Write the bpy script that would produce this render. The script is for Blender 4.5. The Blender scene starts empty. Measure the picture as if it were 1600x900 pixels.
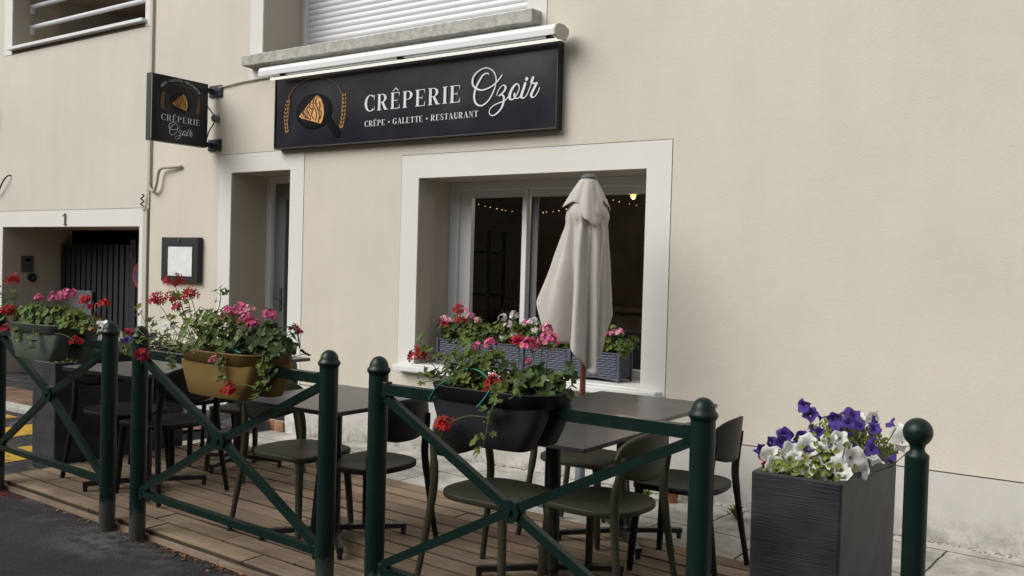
import bpy, bmesh, math, random
from mathutils import Vector, Matrix, Euler
from mathutils import noise as mnoise
random.seed(11)
C = bpy.context.scene.collection
rad = math.radians
# ------------------------------------------------------------------ camera
scene = bpy.context.scene
cam_d = bpy.data.cameras.new('camera'); cam = bpy.data.objects.new('camera', cam_d); C.objects.link(cam)
yaw, pitch, roll = rad(34.6515), rad(-1.2065), rad(1.5944)
fwd = Vector((-math.sin(yaw)*math.cos(pitch), math.cos(yaw)*math.cos(pitch), math.sin(pitch)))
rgt = Vector((math.cos(yaw), math.sin(yaw), 0)); upv = rgt.cross(fwd)
r2 = math.cos(roll)*rgt + math.sin(roll)*upv; u2 = -math.sin(roll)*rgt + math.cos(roll)*upv
M = Matrix((r2, u2, -fwd)).transposed().to_4x4(); M.translation = Vector((0, 0, 1.5))
cam.matrix_world = M
cam_d.sensor_width = 36; cam_d.lens = 36*1440/1600; cam_d.clip_end = 500; cam_d.clip_start = .05
scene.camera = cam
# ------------------------------------------------------------------ light
SUN_EL, SUN_AZ = 38, 238      # elevation; azimuth of the sun in degrees from +x (street side, to the left)
w = bpy.data.worlds.new('World'); scene.world = w; w.use_nodes = True
nt = w.node_tree; nt.nodes.clear()
sky = nt.nodes.new('ShaderNodeTexSky'); sky.sky_type = 'NISHITA'; sky.sun_disc = False
sky.sun_elevation = rad(SUN_EL); sky.sun_rotation = rad(90-SUN_AZ)
sky.air_density = 1.0; sky.dust_density = 3.0; sky.ozone_density = 1.0
hs = nt.nodes.new('ShaderNodeHueSaturation'); hs.inputs['Saturation'].default_value = .25
bg = nt.nodes.new('ShaderNodeBackground'); bg.inputs['Strength'].default_value = .08
wo = nt.nodes.new('ShaderNodeOutputWorld')
nt.links.new(sky.outputs[0], hs.inputs['Color']); nt.links.new(hs.outputs[0], bg.inputs[0]); nt.links.new(bg.outputs[0], wo.inputs[0])
sd = bpy.data.lights.new('sun', 'SUN'); sd.energy = 1.3; sd.angle = rad(45); sd.color = (1, .965, .91)
so = bpy.data.objects.new('sun', sd); C.objects.link(so)
az = rad(SUN_AZ); el = rad(SUN_EL)
so.rotation_euler = Vector((math.cos(az)*math.cos(el), math.sin(az)*math.cos(el), math.sin(el))).to_track_quat('Z', 'Y').to_euler()
so.location = (-6, -8, 8)
scene.view_settings.view_transform = 'Standard'; scene.view_settings.look = 'None'
scene.view_settings.exposure = 0.76; scene.view_settings.gamma = 1
# ------------------------------------------------------------------ materials
def mat(name, col, rough=.7, spec=.3, noise=None, bump=None, metal=0, emit=None, attr=False, transl=0):
    """noise=(scale, amount, detail) lightness mottling; bump=(scale, strength, distance)"""
    m = bpy.data.materials.new(name); m.use_nodes = True
    n = m.node_tree.nodes; l = m.node_tree.links
    p = n['Principled BSDF']; p.inputs['Base Color'].default_value = (*col, 1); p.inputs['Roughness'].default_value = rough
    p.inputs['Specular IOR Level'].default_value = spec; p.inputs['Metallic'].default_value = metal
    tc = n.new('ShaderNodeTexCoord'); last = None
    if attr:
        a = n.new('ShaderNodeAttribute'); a.attribute_name = 'tone'
        mx = n.new('ShaderNodeMix'); mx.data_type = 'RGBA'; mx.blend_type = 'MULTIPLY'; mx.inputs[0].default_value = 1
        mx.inputs[6].default_value = (*col, 1); l.new(a.outputs['Color'], mx.inputs[7]); last = mx.outputs[2]
    if noise:
        t = n.new('ShaderNodeTexNoise'); t.inputs['Scale'].default_value = noise[0]; t.inputs['Detail'].default_value = noise[2] if len(noise) > 2 else 6
        t.inputs['Roughness'].default_value = .65
        l.new(tc.outputs['Object'], t.inputs['Vector'])
        r = n.new('ShaderNodeMapRange'); r.inputs[1].default_value = .3; r.inputs[2].default_value = .7
        r.inputs[3].default_value = 1-noise[1]; r.inputs[4].default_value = 1+noise[1]; l.new(t.outputs['Fac'], r.inputs[0])
        mx = n.new('ShaderNodeMix'); mx.data_type = 'RGBA'; mx.blend_type = 'MULTIPLY'; mx.inputs[0].default_value = 1
        if last: l.new(last, mx.inputs[6])
        else: mx.inputs[6].default_value = (*col, 1)
        l.new(r.outputs[0], mx.inputs[7]); last = mx.outputs[2]
        rr = n.new('ShaderNodeMapRange'); rr.inputs[3].default_value = max(0, rough-.1); rr.inputs[4].default_value = min(1, rough+.1)
        l.new(t.outputs['Fac'], rr.inputs[0]); l.new(rr.outputs[0], p.inputs['Roughness'])
    if last: l.new(last, p.inputs['Base Color'])
    if bump:
        t = n.new('ShaderNodeTexNoise'); t.inputs['Scale'].default_value = bump[0]; t.inputs['Detail'].default_value = 4
        l.new(tc.outputs['Object'], t.inputs['Vector'])
        b = n.new('ShaderNodeBump'); b.inputs['Strength'].default_value = bump[1]; b.inputs['Distance'].default_value = bump[2]
        l.new(t.outputs['Fac'], b.inputs['Height']); l.new(b.outputs[0], p.inputs['Normal'])
    if emit:
        p.inputs['Emission Color'].default_value = (*emit[0], 1); p.inputs['Emission Strength'].default_value = emit[1]
    if transl:
        tr = n.new('ShaderNodeBsdfTranslucent'); ms = n.new('ShaderNodeMixShader'); ms.inputs[0].default_value = transl
        if last: l.new(last, tr.inputs[0])
        else: tr.inputs[0].default_value = (*col, 1)
        l.new(p.outputs[0], ms.inputs[1]); l.new(tr.outputs[0], ms.inputs[2]); l.new(ms.outputs[0], n['Material Output'].inputs[0])
    return m
def nodes_of(m): return m.node_tree.nodes, m.node_tree.links, m.node_tree.nodes['Principled BSDF']

def wall_material(name, col, grime_z=None, bumpk=.35, blotch=.05, grain=95):
    """rendered wall: fine grain, long trowel blotches, faint rain streaks, grime rising from the foot"""
    m = bpy.data.materials.new(name); m.use_nodes = True
    n, l, p = nodes_of(m); p.inputs['Roughness'].default_value = .88; p.inputs['Specular IOR Level'].default_value = .2
    g = n.new('ShaderNodeNewGeometry')
    def tex(scale, detail, vec=None, sc=None, rough=.6):
        t = n.new('ShaderNodeTexNoise'); t.inputs['Scale'].default_value = scale; t.inputs['Detail'].default_value = detail; t.inputs['Roughness'].default_value = rough
        if sc:
            mp = n.new('ShaderNodeMapping'); mp.inputs['Scale'].default_value = sc; l.new(g.outputs['Position'], mp.inputs[0]); l.new(mp.outputs[0], t.inputs['Vector'])
        else: l.new(g.outputs['Position'], t.inputs['Vector'])
        return t
    def mul(a, fac, lo, hi, f0=.3, f1=.7):
        r = n.new('ShaderNodeMapRange'); r.inputs[1].default_value = f0; r.inputs[2].default_value = f1; r.inputs[3].default_value = lo; r.inputs[4].default_value = hi
        l.new(fac, r.inputs[0])
        mx = n.new('ShaderNodeMix'); mx.data_type = 'RGBA'; mx.blend_type = 'MULTIPLY'; mx.inputs[0].default_value = 1
        if isinstance(a, tuple): mx.inputs[6].default_value = (*a, 1)
        else: l.new(a, mx.inputs[6])
        l.new(r.outputs[0], mx.inputs[7]); return mx.outputs[2]
    a = mul(col, tex(1.1, 5).outputs['Fac'], 1-blotch, 1+blotch)
    a = mul(a, tex(1.0, 4, sc=(5, 5, .5)).outputs['Fac'], 1-blotch*.45, 1+blotch*.3)
    a = mul(a, tex(55, 3).outputs['Fac'], .985, 1.012)
    if grime_z is not None:
        sx = n.new('ShaderNodeSeparateXYZ'); l.new(g.outputs['Position'], sx.inputs[0])
        r = n.new('ShaderNodeMapRange'); r.inputs[1].default_value = grime_z; r.inputs[2].default_value = grime_z+.42; r.inputs[3].default_value = 1; r.inputs[4].default_value = 0
        l.new(sx.outputs[2], r.inputs[0])
        pw = n.new('ShaderNodeMath'); pw.operation = 'POWER'; pw.inputs[1].default_value = 2.2; l.new(r.outputs[0], pw.inputs[0])
        t = tex(7, 8, rough=.75)
        r2_ = n.new('ShaderNodeMapRange'); r2_.inputs[1].default_value = .42; r2_.inputs[2].default_value = .62; l.new(t.outputs['Fac'], r2_.inputs[0])
        mm = n.new('ShaderNodeMath'); mm.operation = 'MULTIPLY'; l.new(pw.outputs[0], mm.inputs[0]); l.new(r2_.outputs[0], mm.inputs[1])
        mx = n.new('ShaderNodeMix'); mx.data_type = 'RGBA'; l.new(mm.outputs[0], mx.inputs[0]); l.new(a, mx.inputs[6]); mx.inputs[7].default_value = (.16, .145, .115, 1)
        a = mx.outputs[2]
    l.new(a, p.inputs['Base Color'])
    t1 = tex(grain, 3); t2 = tex(14, 4)
    ad = n.new('ShaderNodeMath'); ad.operation = 'MULTIPLY_ADD'; ad.inputs[1].default_value = .8; l.new(t2.outputs['Fac'], ad.inputs[0]); l.new(t1.outputs['Fac'], ad.inputs[2])
    b = n.new('ShaderNodeBump'); b.inputs['Strength'].default_value = bumpk; b.inputs['Distance'].default_value = .006
    l.new(ad.outputs[0], b.inputs['Height']); l.new(b.outputs[0], p.inputs['Normal'])
    return m

MT = {}
MT['cream'] = wall_material('cream_render', (.63, .59, .505))
MT['cream2'] = wall_material('cream_render_smooth', (.61, .58, .505), bumpk=.12)
MT['plinth'] = wall_material('plinth_render', (.57, .555, .52), grime_z=-.05, bumpk=.3)
MT['trim'] = wall_material('trim_paint', (.70, .695, .66), grime_z=-.05, bumpk=.1, blotch=.025)
MT['reveal'] = wall_material('reveal_render_shaded', (.50, .45, .375), bumpk=.12)  # same cream as the walls, darkened: recess shade put into the colour
MT['core'] = mat('joint_backing', (.2, .17, .12), .9)  # grey-brown backing that shows in the narrow wall joints
MT['sill'] = mat('sill_white_paint', (.74, .745, .73), .5, .3, (9, .05), (40, .1, .003))
MT['conc'] = mat('weathered_concrete', (.42, .41, .37), .9, .2, (16, .34, 10), (60, .6, .006))
MT['upvc'] = mat('white_upvc', (.72, .74, .75), .35, .4)
MT['shutter'] = mat('white_shutter', (.74, .76, .79), .45, .35)
MT['tubew'] = mat('white_tube_paint', (.66, .7, .74), .35, .45, (12, .06))
MT['green'] = mat('dark_green_paint', (.0024, .0066, .0054), .32, .45, (14, .2, 8), (35, .08, .003))
MT['deck'] = None
MT['steel'] = mat('dull_steel', (.16, .17, .18), .4, .5, metal=.7)
MT['ctable'] = mat('charcoal_laminate', (.042, .042, .045), .30, .55, (2.5, .06, 5))
MT['cblack'] = mat('black_plastic', (.007, .007, .008), .5, .25, (40, .12), (300, .12, .001))
MT['olive'] = mat('olive_plastic', (.05, .05, .030), .5, .3, (40, .08), (300, .12, .001))
MT['dmetal'] = mat('black_metal', (.012, .012, .015), .38, .5)
MT['oak'] = mat('pole_hardwood', (.12, .035, .018), .45, .4, (30, .3))
MT['cloth'] = mat('parasol_canvas', (.55, .52, .48), .95, .1, (5, .05), (13, .5, .012), transl=.12)
MT['capg'] = mat('grey_plastic', (.10, .12, .14), .5, .3)
MT['soil'] = mat('potting_soil', (.022, .016, .012), .95, .1, (60, .5), (70, .9, .01))
MT['boxgreen'] = mat('grey_green_plastic', (.085, .11, .085), .5, .35, (8, .08))
MT['boxmust'] = mat('mustard_plastic', (.175, .11, .032), .5, .35, (8, .06))
MT['boxblack'] = mat('anthracite_plastic', (.014, .015, .019), .5, .35, (8, .1))
MT['strap'] = mat('green_tie', (.015, .20, .14), .45, .4)
MT['rattan'] = mat('blue_grey_rattan', (.085, .095, .13), .5, .35, (60, .1))
MT['stem'] = mat('plant_stem', (.10, .13, .04), .6, .3)
MT['leaf'] = mat('geranium_leaf', (.105, .155, .028), .55, .35, attr=True, transl=.22)
MT['leafd'] = mat('dark_leaf', (.05, .09, .02), .5, .35, attr=True, transl=.15)
MT['petleaf'] = mat('petunia_leaf', (.20, .25, .06), .6, .3, attr=True, transl=.25)
MT['dry'] = mat('dried_bloom', (.30, .19, .08), .8, .2, attr=True)
MT['red'] = mat('red_petal', (.48, .02, .024), .6, .25, attr=True, transl=.2)
MT['crimson'] = mat('crimson_petal', (.42, .02, .055), .6, .25, attr=True, transl=.2)
MT['pink'] = mat('pink_petal', (.68, .14, .29), .6, .25, attr=True, transl=.2)
MT['pale'] = mat('pale_pink_petal', (.75, .38, .46), .6, .25, attr=True, transl=.2)
MT['white'] = mat('white_petal', (.80, .80, .76), .6, .25, attr=True, transl=.2)
MT['purple'] = mat('purple_petal', (.085, .045, .27), .6, .25, attr=True, transl=.2)
MT['yellowc'] = mat('flower_throat', (.5, .42, .08), .7, .2)
MT['terra'] = mat('terracotta', (.35, .14, .08), .85, .2, (14, .15))
MT['signbg'] = mat('sign_vinyl', (.016, .016, .023), .2, .3, (3, .08), (2.2, .10, .02))
MT['signpan'] = mat('sign_print_black', (.004, .004, .005), .2, .2)
MT['signwhite'] = mat('sign_print_white', (.68, .70, .76), .5, .3)
MT['signgold'] = mat('sign_print_gold', (.42, .22, .045), .5, .3)
MT['signbrown'] = mat('sign_print_bronze', (.20, .105, .045), .5, .3)
MT['signcrepe'] = mat('sign_print_crepe', (.72, .38, .12), .5, .3, (9, .25))
MT['signchoc'] = mat('sign_print_chocolate', (.07, .014, .006), .5, .3)
MT['lamphouse'] = mat('white_lacquer', (.76, .77, .78), .35, .45)
MT['lampstrip'] = mat('light_strip', (.8, .8, .75), .4, .3, emit=((1, .98, .9), .5))
MT['cable'] = mat('black_cable', (.015, .015, .016), .5, .4)
MT['cablew'] = mat('painted_cable', (.45, .41, .33), .7, .3)
MT['trunk'] = mat('grey_cream_trunking', (.50, .48, .42), .6, .3)
MT['grey'] = mat('mid_grey_metal', (.16, .165, .17), .5, .4)
MT['gate'] = mat('anthracite_gate', (.024, .027, .034), .45, .4)
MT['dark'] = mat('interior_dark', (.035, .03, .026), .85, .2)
MT['room'] = mat('interior_wall', (.42, .37, .32), .9, .2, (1.3, .3))
MT['doorleaf'] = mat('grey_door', (.19, .195, .20), .45, .4)
MT['paper'] = mat('menu_paper', (.85, .86, .87), .6, .3, (14, .07, 3), (9, .25, .004))
MT['ink'] = mat('menu_ink', (.30, .30, .32), .6, .2)
MT['frameblk'] = mat('black_frame', (.018, .02, .022), .45, .4)
MT['brick'] = None
MT['yellow'] = None
def glass_mat():
    m = bpy.data.materials.new('window_glass'); m.use_nodes = True
    n = m.node_tree.nodes; l = m.node_tree.links; n.clear()
    o = n.new('ShaderNodeOutputMaterial'); ms = n.new('ShaderNodeMixShader'); tr = n.new('ShaderNodeBsdfTransparent'); gl = n.new('ShaderNodeBsdfGlossy')
    fr = n.new('ShaderNodeFresnel'); ge = n.new('ShaderNodeNewGeometry'); mi = n.new('ShaderNodeMapRange'); mi.inputs[3].default_value = 1.45; mi.inputs[4].default_value = 1/1.45; l.new(ge.outputs['Backfacing'], mi.inputs[0]); l.new(mi.outputs[0], fr.inputs[0])
    tr.inputs[0].default_value = (.97, .98, .975, 1); gl.inputs['Roughness'].default_value = .01
    l.new(fr.outputs[0], ms.inputs[0]); l.new(tr.outputs[0], ms.inputs[1]); l.new(gl.outputs[0], ms.inputs[2]); l.new(ms.outputs[0], o.inputs[0])
    return m
MT['glass'] = glass_mat()

def asphalt():
    m = mat('asphalt', (.05, .05, .053), .85, .3); n, l, p = nodes_of(m)
    g = n.new('ShaderNodeNewGeometry')
    def T(s, d, r=.6):
        t = n.new('ShaderNodeTexNoise'); t.inputs['Scale'].default_value = s; t.inputs['Detail'].default_value = d; t.inputs['Roughness'].default_value = r
        l.new(g.outputs['Position'], t.inputs['Vector']); return t.outputs['Fac']
    cr = n.new('ShaderNodeValToRGB'); cr.color_ramp.elements[0].color = (.018, .0175, .021, 1); cr.color_ramp.elements[1].color = (.050, .048, .052, 1)
    cr.color_ramp.elements[0].position = .35; cr.color_ramp.elements[1].position = .7
    l.new(T(90, 4, .75), cr.inputs[0])
    mr = n.new('ShaderNodeMapRange'); mr.inputs[1].default_value = .35; mr.inputs[2].default_value = .65; mr.inputs[3].default_value = .75; mr.inputs[4].default_value = 1.2
    l.new(T(1.7, 8), mr.inputs[0])
    mx = n.new('ShaderNodeMix'); mx.data_type = 'RGBA'; mx.blend_type = 'MULTIPLY'; mx.inputs[0].default_value = 1
    l.new(cr.outputs[0], mx.inputs[6]); l.new(mr.outputs[0], mx.inputs[7])
    # pale dust gathered in patches along the edge of the deck and round the post feet
    sx = n.new('ShaderNodeSeparateXYZ'); l.new(g.outputs['Position'], sx.inputs[0])
    d = n.new('ShaderNodeMapRange'); d.inputs[1].default_value = 2.55; d.inputs[2].default_value = 2.93; l.new(sx.outputs[1], d.inputs[0])
    dn = n.new('ShaderNodeMapRange'); dn.inputs[1].default_value = .5; dn.inputs[2].default_value = .68; l.new(T(6, 9, .7), dn.inputs[0])
    mm = n.new('ShaderNodeMath'); mm.operation = 'MULTIPLY'; l.new(d.outputs[0], mm.inputs[0]); l.new(dn.outputs[0], mm.inputs[1])
    ds = n.new('ShaderNodeVectorMath'); ds.operation = 'DISTANCE'; ds.inputs[1].default_value = (-4.5, 2.86, 0); l.new(g.outputs['Position'], ds.inputs[0])
    dr = n.new('ShaderNodeMapRange'); dr.inputs[1].default_value = .16; dr.inputs[2].default_value = .42; dr.inputs[3].default_value = .85; dr.inputs[4].default_value = 0; l.new(ds.outputs['Value'], dr.inputs[0])
    dm = n.new('ShaderNodeMapRange'); dm.inputs[1].default_value = .42; dm.inputs[2].default_value = .56; l.new(T(9, 8, .7), dm.inputs[0])
    dd = n.new('ShaderNodeMath'); dd.operation = 'MULTIPLY'; l.new(dr.outputs[0], dd.inputs[0]); l.new(dm.outputs[0], dd.inputs[1])
    m4 = n.new('ShaderNodeMath'); m4.operation = 'MAXIMUM'; l.new(dd.outputs[0], m4.inputs[0]); l.new(mm.outputs[0], m4.inputs[1])
    m3 = n.new('ShaderNodeMath'); m3.operation = 'MULTIPLY'; m3.inputs[1].default_value = .75; l.new(m4.outputs[0], m3.inputs[0])
    m2 = n.new('ShaderNodeMix'); m2.data_type = 'RGBA'; l.new(m3.outputs[0], m2.inputs[0]); l.new(mx.outputs[2], m2.inputs[6]); m2.inputs[7].default_value = (.15, .14, .13, 1)
    l.new(m2.outputs[2], p.inputs['Base Color'])
    b = n.new('ShaderNodeBump'); b.inputs['Strength'].default_value = .8; b.inputs['Distance'].default_value = .008; l.new(T(110, 3), b.inputs['Height']); l.new(b.outputs[0], p.inputs['Normal'])
    return m
MT['asphalt'] = asphalt()

def paving(name, base, dark, w_, h_, rot=0, mortar=.004, mort=(.1, .09, .075), offs=.5):
    m = mat(name, base, .88, .2); n, l, p = nodes_of(m)
    g = n.new('ShaderNodeNewGeometry'); mp = n.new('ShaderNodeMapping'); mp.inputs['Rotation'].default_value = (0, 0, rad(rot)); l.new(g.outputs['Position'], mp.inputs[0])
    b = n.new('ShaderNodeTexBrick'); b.offset = offs; b.inputs['Scale'].default_value = 1; b.inputs['Brick Width'].default_value = w_; b.inputs['Row Height'].default_value = h_
    b.inputs['Mortar Size'].default_value = mortar; b.inputs['Color1'].default_value = (*base, 1); b.inputs['Color2'].default_value = (*dark, 1); b.inputs['Mortar'].default_value = (*mort, 1)
    wn = n.new('ShaderNodeTexNoise'); wn.inputs['Scale'].default_value = 5; wn.inputs['Detail'].default_value = 4; l.new(g.outputs['Position'], wn.inputs['Vector'])
    va = n.new('ShaderNodeMixRGB') if False else n.new('ShaderNodeVectorMath'); va.operation = 'MULTIPLY_ADD'; va.inputs[1].default_value = (.03, .03, 0)
    l.new(wn.outputs['Color'], va.inputs[0]); l.new(mp.outputs[0], va.inputs[2]); l.new(va.outputs[0], b.inputs['Vector'])
    t = n.new('ShaderNodeTexNoise'); t.inputs['Scale'].default_value = 4; t.inputs['Detail'].default_value = 10; t.inputs['Roughness'].default_value = .72; l.new(g.outputs['Position'], t.inputs['Vector'])
    r = n.new('ShaderNodeMapRange'); r.inputs[1].default_value = .33; r.inputs[2].default_value = .62; r.inputs[3].default_value = .45; r.inputs[4].default_value = 1.08; l.new(t.outputs['Fac'], r.inputs[0])
    mx = n.new('ShaderNodeMix'); mx.data_type = 'RGBA'; mx.blend_type = 'MULTIPLY'; mx.inputs[0].default_value = 1; l.new(b.outputs[0], mx.inputs[6]); l.new(r.outputs[0], mx.inputs[7])
    l.new(mx.outputs[2], p.inputs['Base Color'])
    ad = n.new('ShaderNodeMath'); ad.operation = 'MULTIPLY_ADD'; ad.inputs[1].default_value = -1.5; l.new(b.outputs['Fac'], ad.inputs[0]); l.new(t.outputs['Fac'], ad.inputs[2])
    bp = n.new('ShaderNodeBump'); bp.inputs['Strength'].default_value = .6; bp.inputs['Distance'].default_value = .012; l.new(ad.outputs[0], bp.inputs['Height']); l.new(bp.outputs[0], p.inputs['Normal'])
    return m
MT['slabs'] = paving('stone_slabs', (.60, .58, .53), (.50, .48, .43), .62, .55, 4, .006, (.07, .065, .05), .35)
MT['brickpave'] = paving('brick_paving', (.28, .17, .12), (.20, .12, .09), .21, .105, 0, .004, (.12, .10, .08))
MT['brick'] = paving('old_red_brick', (.26, .085, .055), (.42, .24, .12), .21, .07, 0, .01, (.35, .32, .28))
def yellow():
    m = mat('yellow_road_paint', (.5, .31, .03), .75, .3); n, l, p = nodes_of(m)
    g = n.new('ShaderNodeNewGeometry'); t = n.new('ShaderNodeTexNoise'); t.inputs['Scale'].default_value = 14; t.inputs['Detail'].default_value = 10; t.inputs['Roughness'].default_value = .75
    l.new(g.outputs['Position'], t.inputs['Vector']); c = n.new('ShaderNodeValToRGB'); c.color_ramp.elements[0].position = .38; c.color_ramp.elements[1].position = .47
    c.color_ramp.elements[0].color = (.05, .05, .05, 1); c.color_ramp.elements[1].color = (.5, .31, .03, 1); l.new(t.outputs['Fac'], c.inputs[0]); l.new(c.outputs[0], p.inputs['Base Color'])
    return m
MT['yellow'] = yellow()
def wood():
    m = mat('weathered_deck_wood', (.2, .13, .085), .8, .25); n, l, p = nodes_of(m)
    g = n.new('ShaderNodeNewGeometry'); a = n.new('ShaderNodeAttribute'); a.attribute_name = 'tone'
    mp = n.new('ShaderNodeMapping'); mp.inputs['Scale'].default_value = (1.1, 22, 22)
    va = n.new('ShaderNodeVectorMath'); va.operation = 'MULTIPLY_ADD'; va.inputs[1].default_value = (30, 5, 9)
    l.new(a.outputs['Color'], va.inputs[0]); l.new(g.outputs['Position'], va.inputs[2]); l.new(va.outputs[0], mp.inputs[0])
    t = n.new('ShaderNodeTexNoise'); t.inputs['Scale'].default_value = 2.6; t.inputs['Detail'].default_value = 9; t.inputs['Roughness'].default_value = .62; t.inputs['Distortion'].default_value = .6
    l.new(mp.outputs[0], t.inputs['Vector'])
    c = n.new('ShaderNodeValToRGB'); e = c.color_ramp.elements; e[0].position = .25; e[0].color = (.20, .148, .105, 1); e[1].position = .72; e[1].color = (.40, .31, .225, 1)
    l.new(t.outputs['Fac'], c.inputs[0])
    mx = n.new('ShaderNodeMix'); mx.data_type = 'RGBA'; mx.blend_type = 'MULTIPLY'; mx.inputs[0].default_value = 1; l.new(c.outputs[0], mx.inputs[6]); l.new(a.outputs['Color'], mx.inputs[7])
    t2 = n.new('ShaderNodeTexNoise'); t2.inputs['Scale'].default_value = 3.5; t2.inputs['Detail'].default_value = 7; l.new(g.outputs['Position'], t2.inputs['Vector'])
    r = n.new('ShaderNodeMapRange'); r.inputs[1].default_value = .35; r.inputs[2].default_value = .65; r.inputs[3].default_value = .72; r.inputs[4].default_value = 1.12; l.new(t2.outputs['Fac'], r.inputs[0])
    my = n.new('ShaderNodeMix'); my.data_type = 'RGBA'; my.blend_type = 'MULTIPLY'; my.inputs[0].default_value = 1; l.new(mx.outputs[2], my.inputs[6]); l.new(r.outputs[0], my.inputs[7])
    l.new(my.outputs[2], p.inputs['Base Color'])
    b = n.new('ShaderNodeBump'); b.inputs['Strength'].default_value = .45; b.inputs['Distance'].default_value = .004; l.new(t.outputs['Fac'], b.inputs['Height']); l.new(b.outputs[0], p.inputs['Normal'])
    return m
MT['deck'] = wood()
def planter_mat():
    m = mat('anthracite_ribbed', (.026, .028, .036), .55, .35); n, l, p = nodes_of(m)
    tc = n.new('ShaderNodeTexCoord'); mp = n.new('ShaderNodeMapping'); mp.inputs['Scale'].default_value = (3.0, 3.0, 130); l.new(tc.outputs['Object'], mp.inputs[0])
    t = n.new('ShaderNodeTexNoise'); t.inputs['Scale'].default_value = 1.6; t.inputs['Detail'].default_value = 3; t.inputs['Distortion'].default_value = .5; l.new(mp.outputs[0], t.inputs['Vector'])
    b = n.new('ShaderNodeBump'); b.inputs['Strength'].default_value = .45; b.inputs['Distance'].default_value = .006; l.new(t.outputs['Fac'], b.inputs['Height']); l.new(b.outputs[0], p.inputs['Normal'])
    t2 = n.new('ShaderNodeTexNoise'); t2.inputs['Scale'].default_value = 6; t2.inputs['Detail'].default_value = 8; l.new(tc.outputs['Object'], t2.inputs['Vector'])
    c = n.new('ShaderNodeValToRGB'); c.color_ramp.elements[0].color = (.018, .02, .027, 1); c.color_ramp.elements[1].color = (.046, .048, .056, 1); c.color_ramp.elements[0].position = .35; c.color_ramp.elements[1].position = .7
    l.new(t2.outputs['Fac'], c.inputs[0]); l.new(c.outputs[0], p.inputs['Base Color'])
    return m
MT['planter'] = planter_mat()
def post_mat():
    m = mat('green_post_paint', (.0024, .0066, .0054), .34, .32); n, l, p = nodes_of(m)
    g = n.new('ShaderNodeNewGeometry'); sx = n.new('ShaderNodeSeparateXYZ'); l.new(g.outputs['Position'], sx.inputs[0])
    t = n.new('ShaderNodeTexNoise'); t.inputs['Scale'].default_value = 14; t.inputs['Detail'].default_value = 9; t.inputs['Roughness'].default_value = .7; l.new(g.outputs['Position'], t.inputs['Vector'])
    r = n.new('ShaderNodeMapRange'); r.inputs[1].default_value = .10; r.inputs[2].default_value = .26; r.inputs[3].default_value = .30; r.inputs[4].default_value = -.15; l.new(sx.outputs[2], r.inputs[0])
    ad = n.new('ShaderNodeMath'); ad.operation = 'ADD'; l.new(t.outputs['Fac'], ad.inputs[0]); l.new(r.outputs[0], ad.inputs[1])
    mr = n.new('ShaderNodeMapRange'); mr.inputs[1].default_value = .52; mr.inputs[2].default_value = .66; l.new(ad.outputs[0], mr.inputs[0])
    mx = n.new('ShaderNodeMix'); mx.data_type = 'RGBA'; l.new(mr.outputs[0], mx.inputs[0]); mx.inputs[6].default_value = (.0042, .0165, .0135, 1); mx.inputs[7].default_value = (.055, .058, .05, 1)
    l.new(mx.outputs[2], p.inputs['Base Color'])
    rr_ = n.new('ShaderNodeMapRange'); rr_.inputs[1].default_value = .35; rr_.inputs[2].default_value = .65; rr_.inputs[3].default_value = .28; rr_.inputs[4].default_value = .46; l.new(t.outputs['Fac'], rr_.inputs[0]); l.new(rr_.outputs[0], p.inputs['Roughness'])
    return m
MT['post'] = post_mat(); MT['green'] = MT['post']
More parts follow.
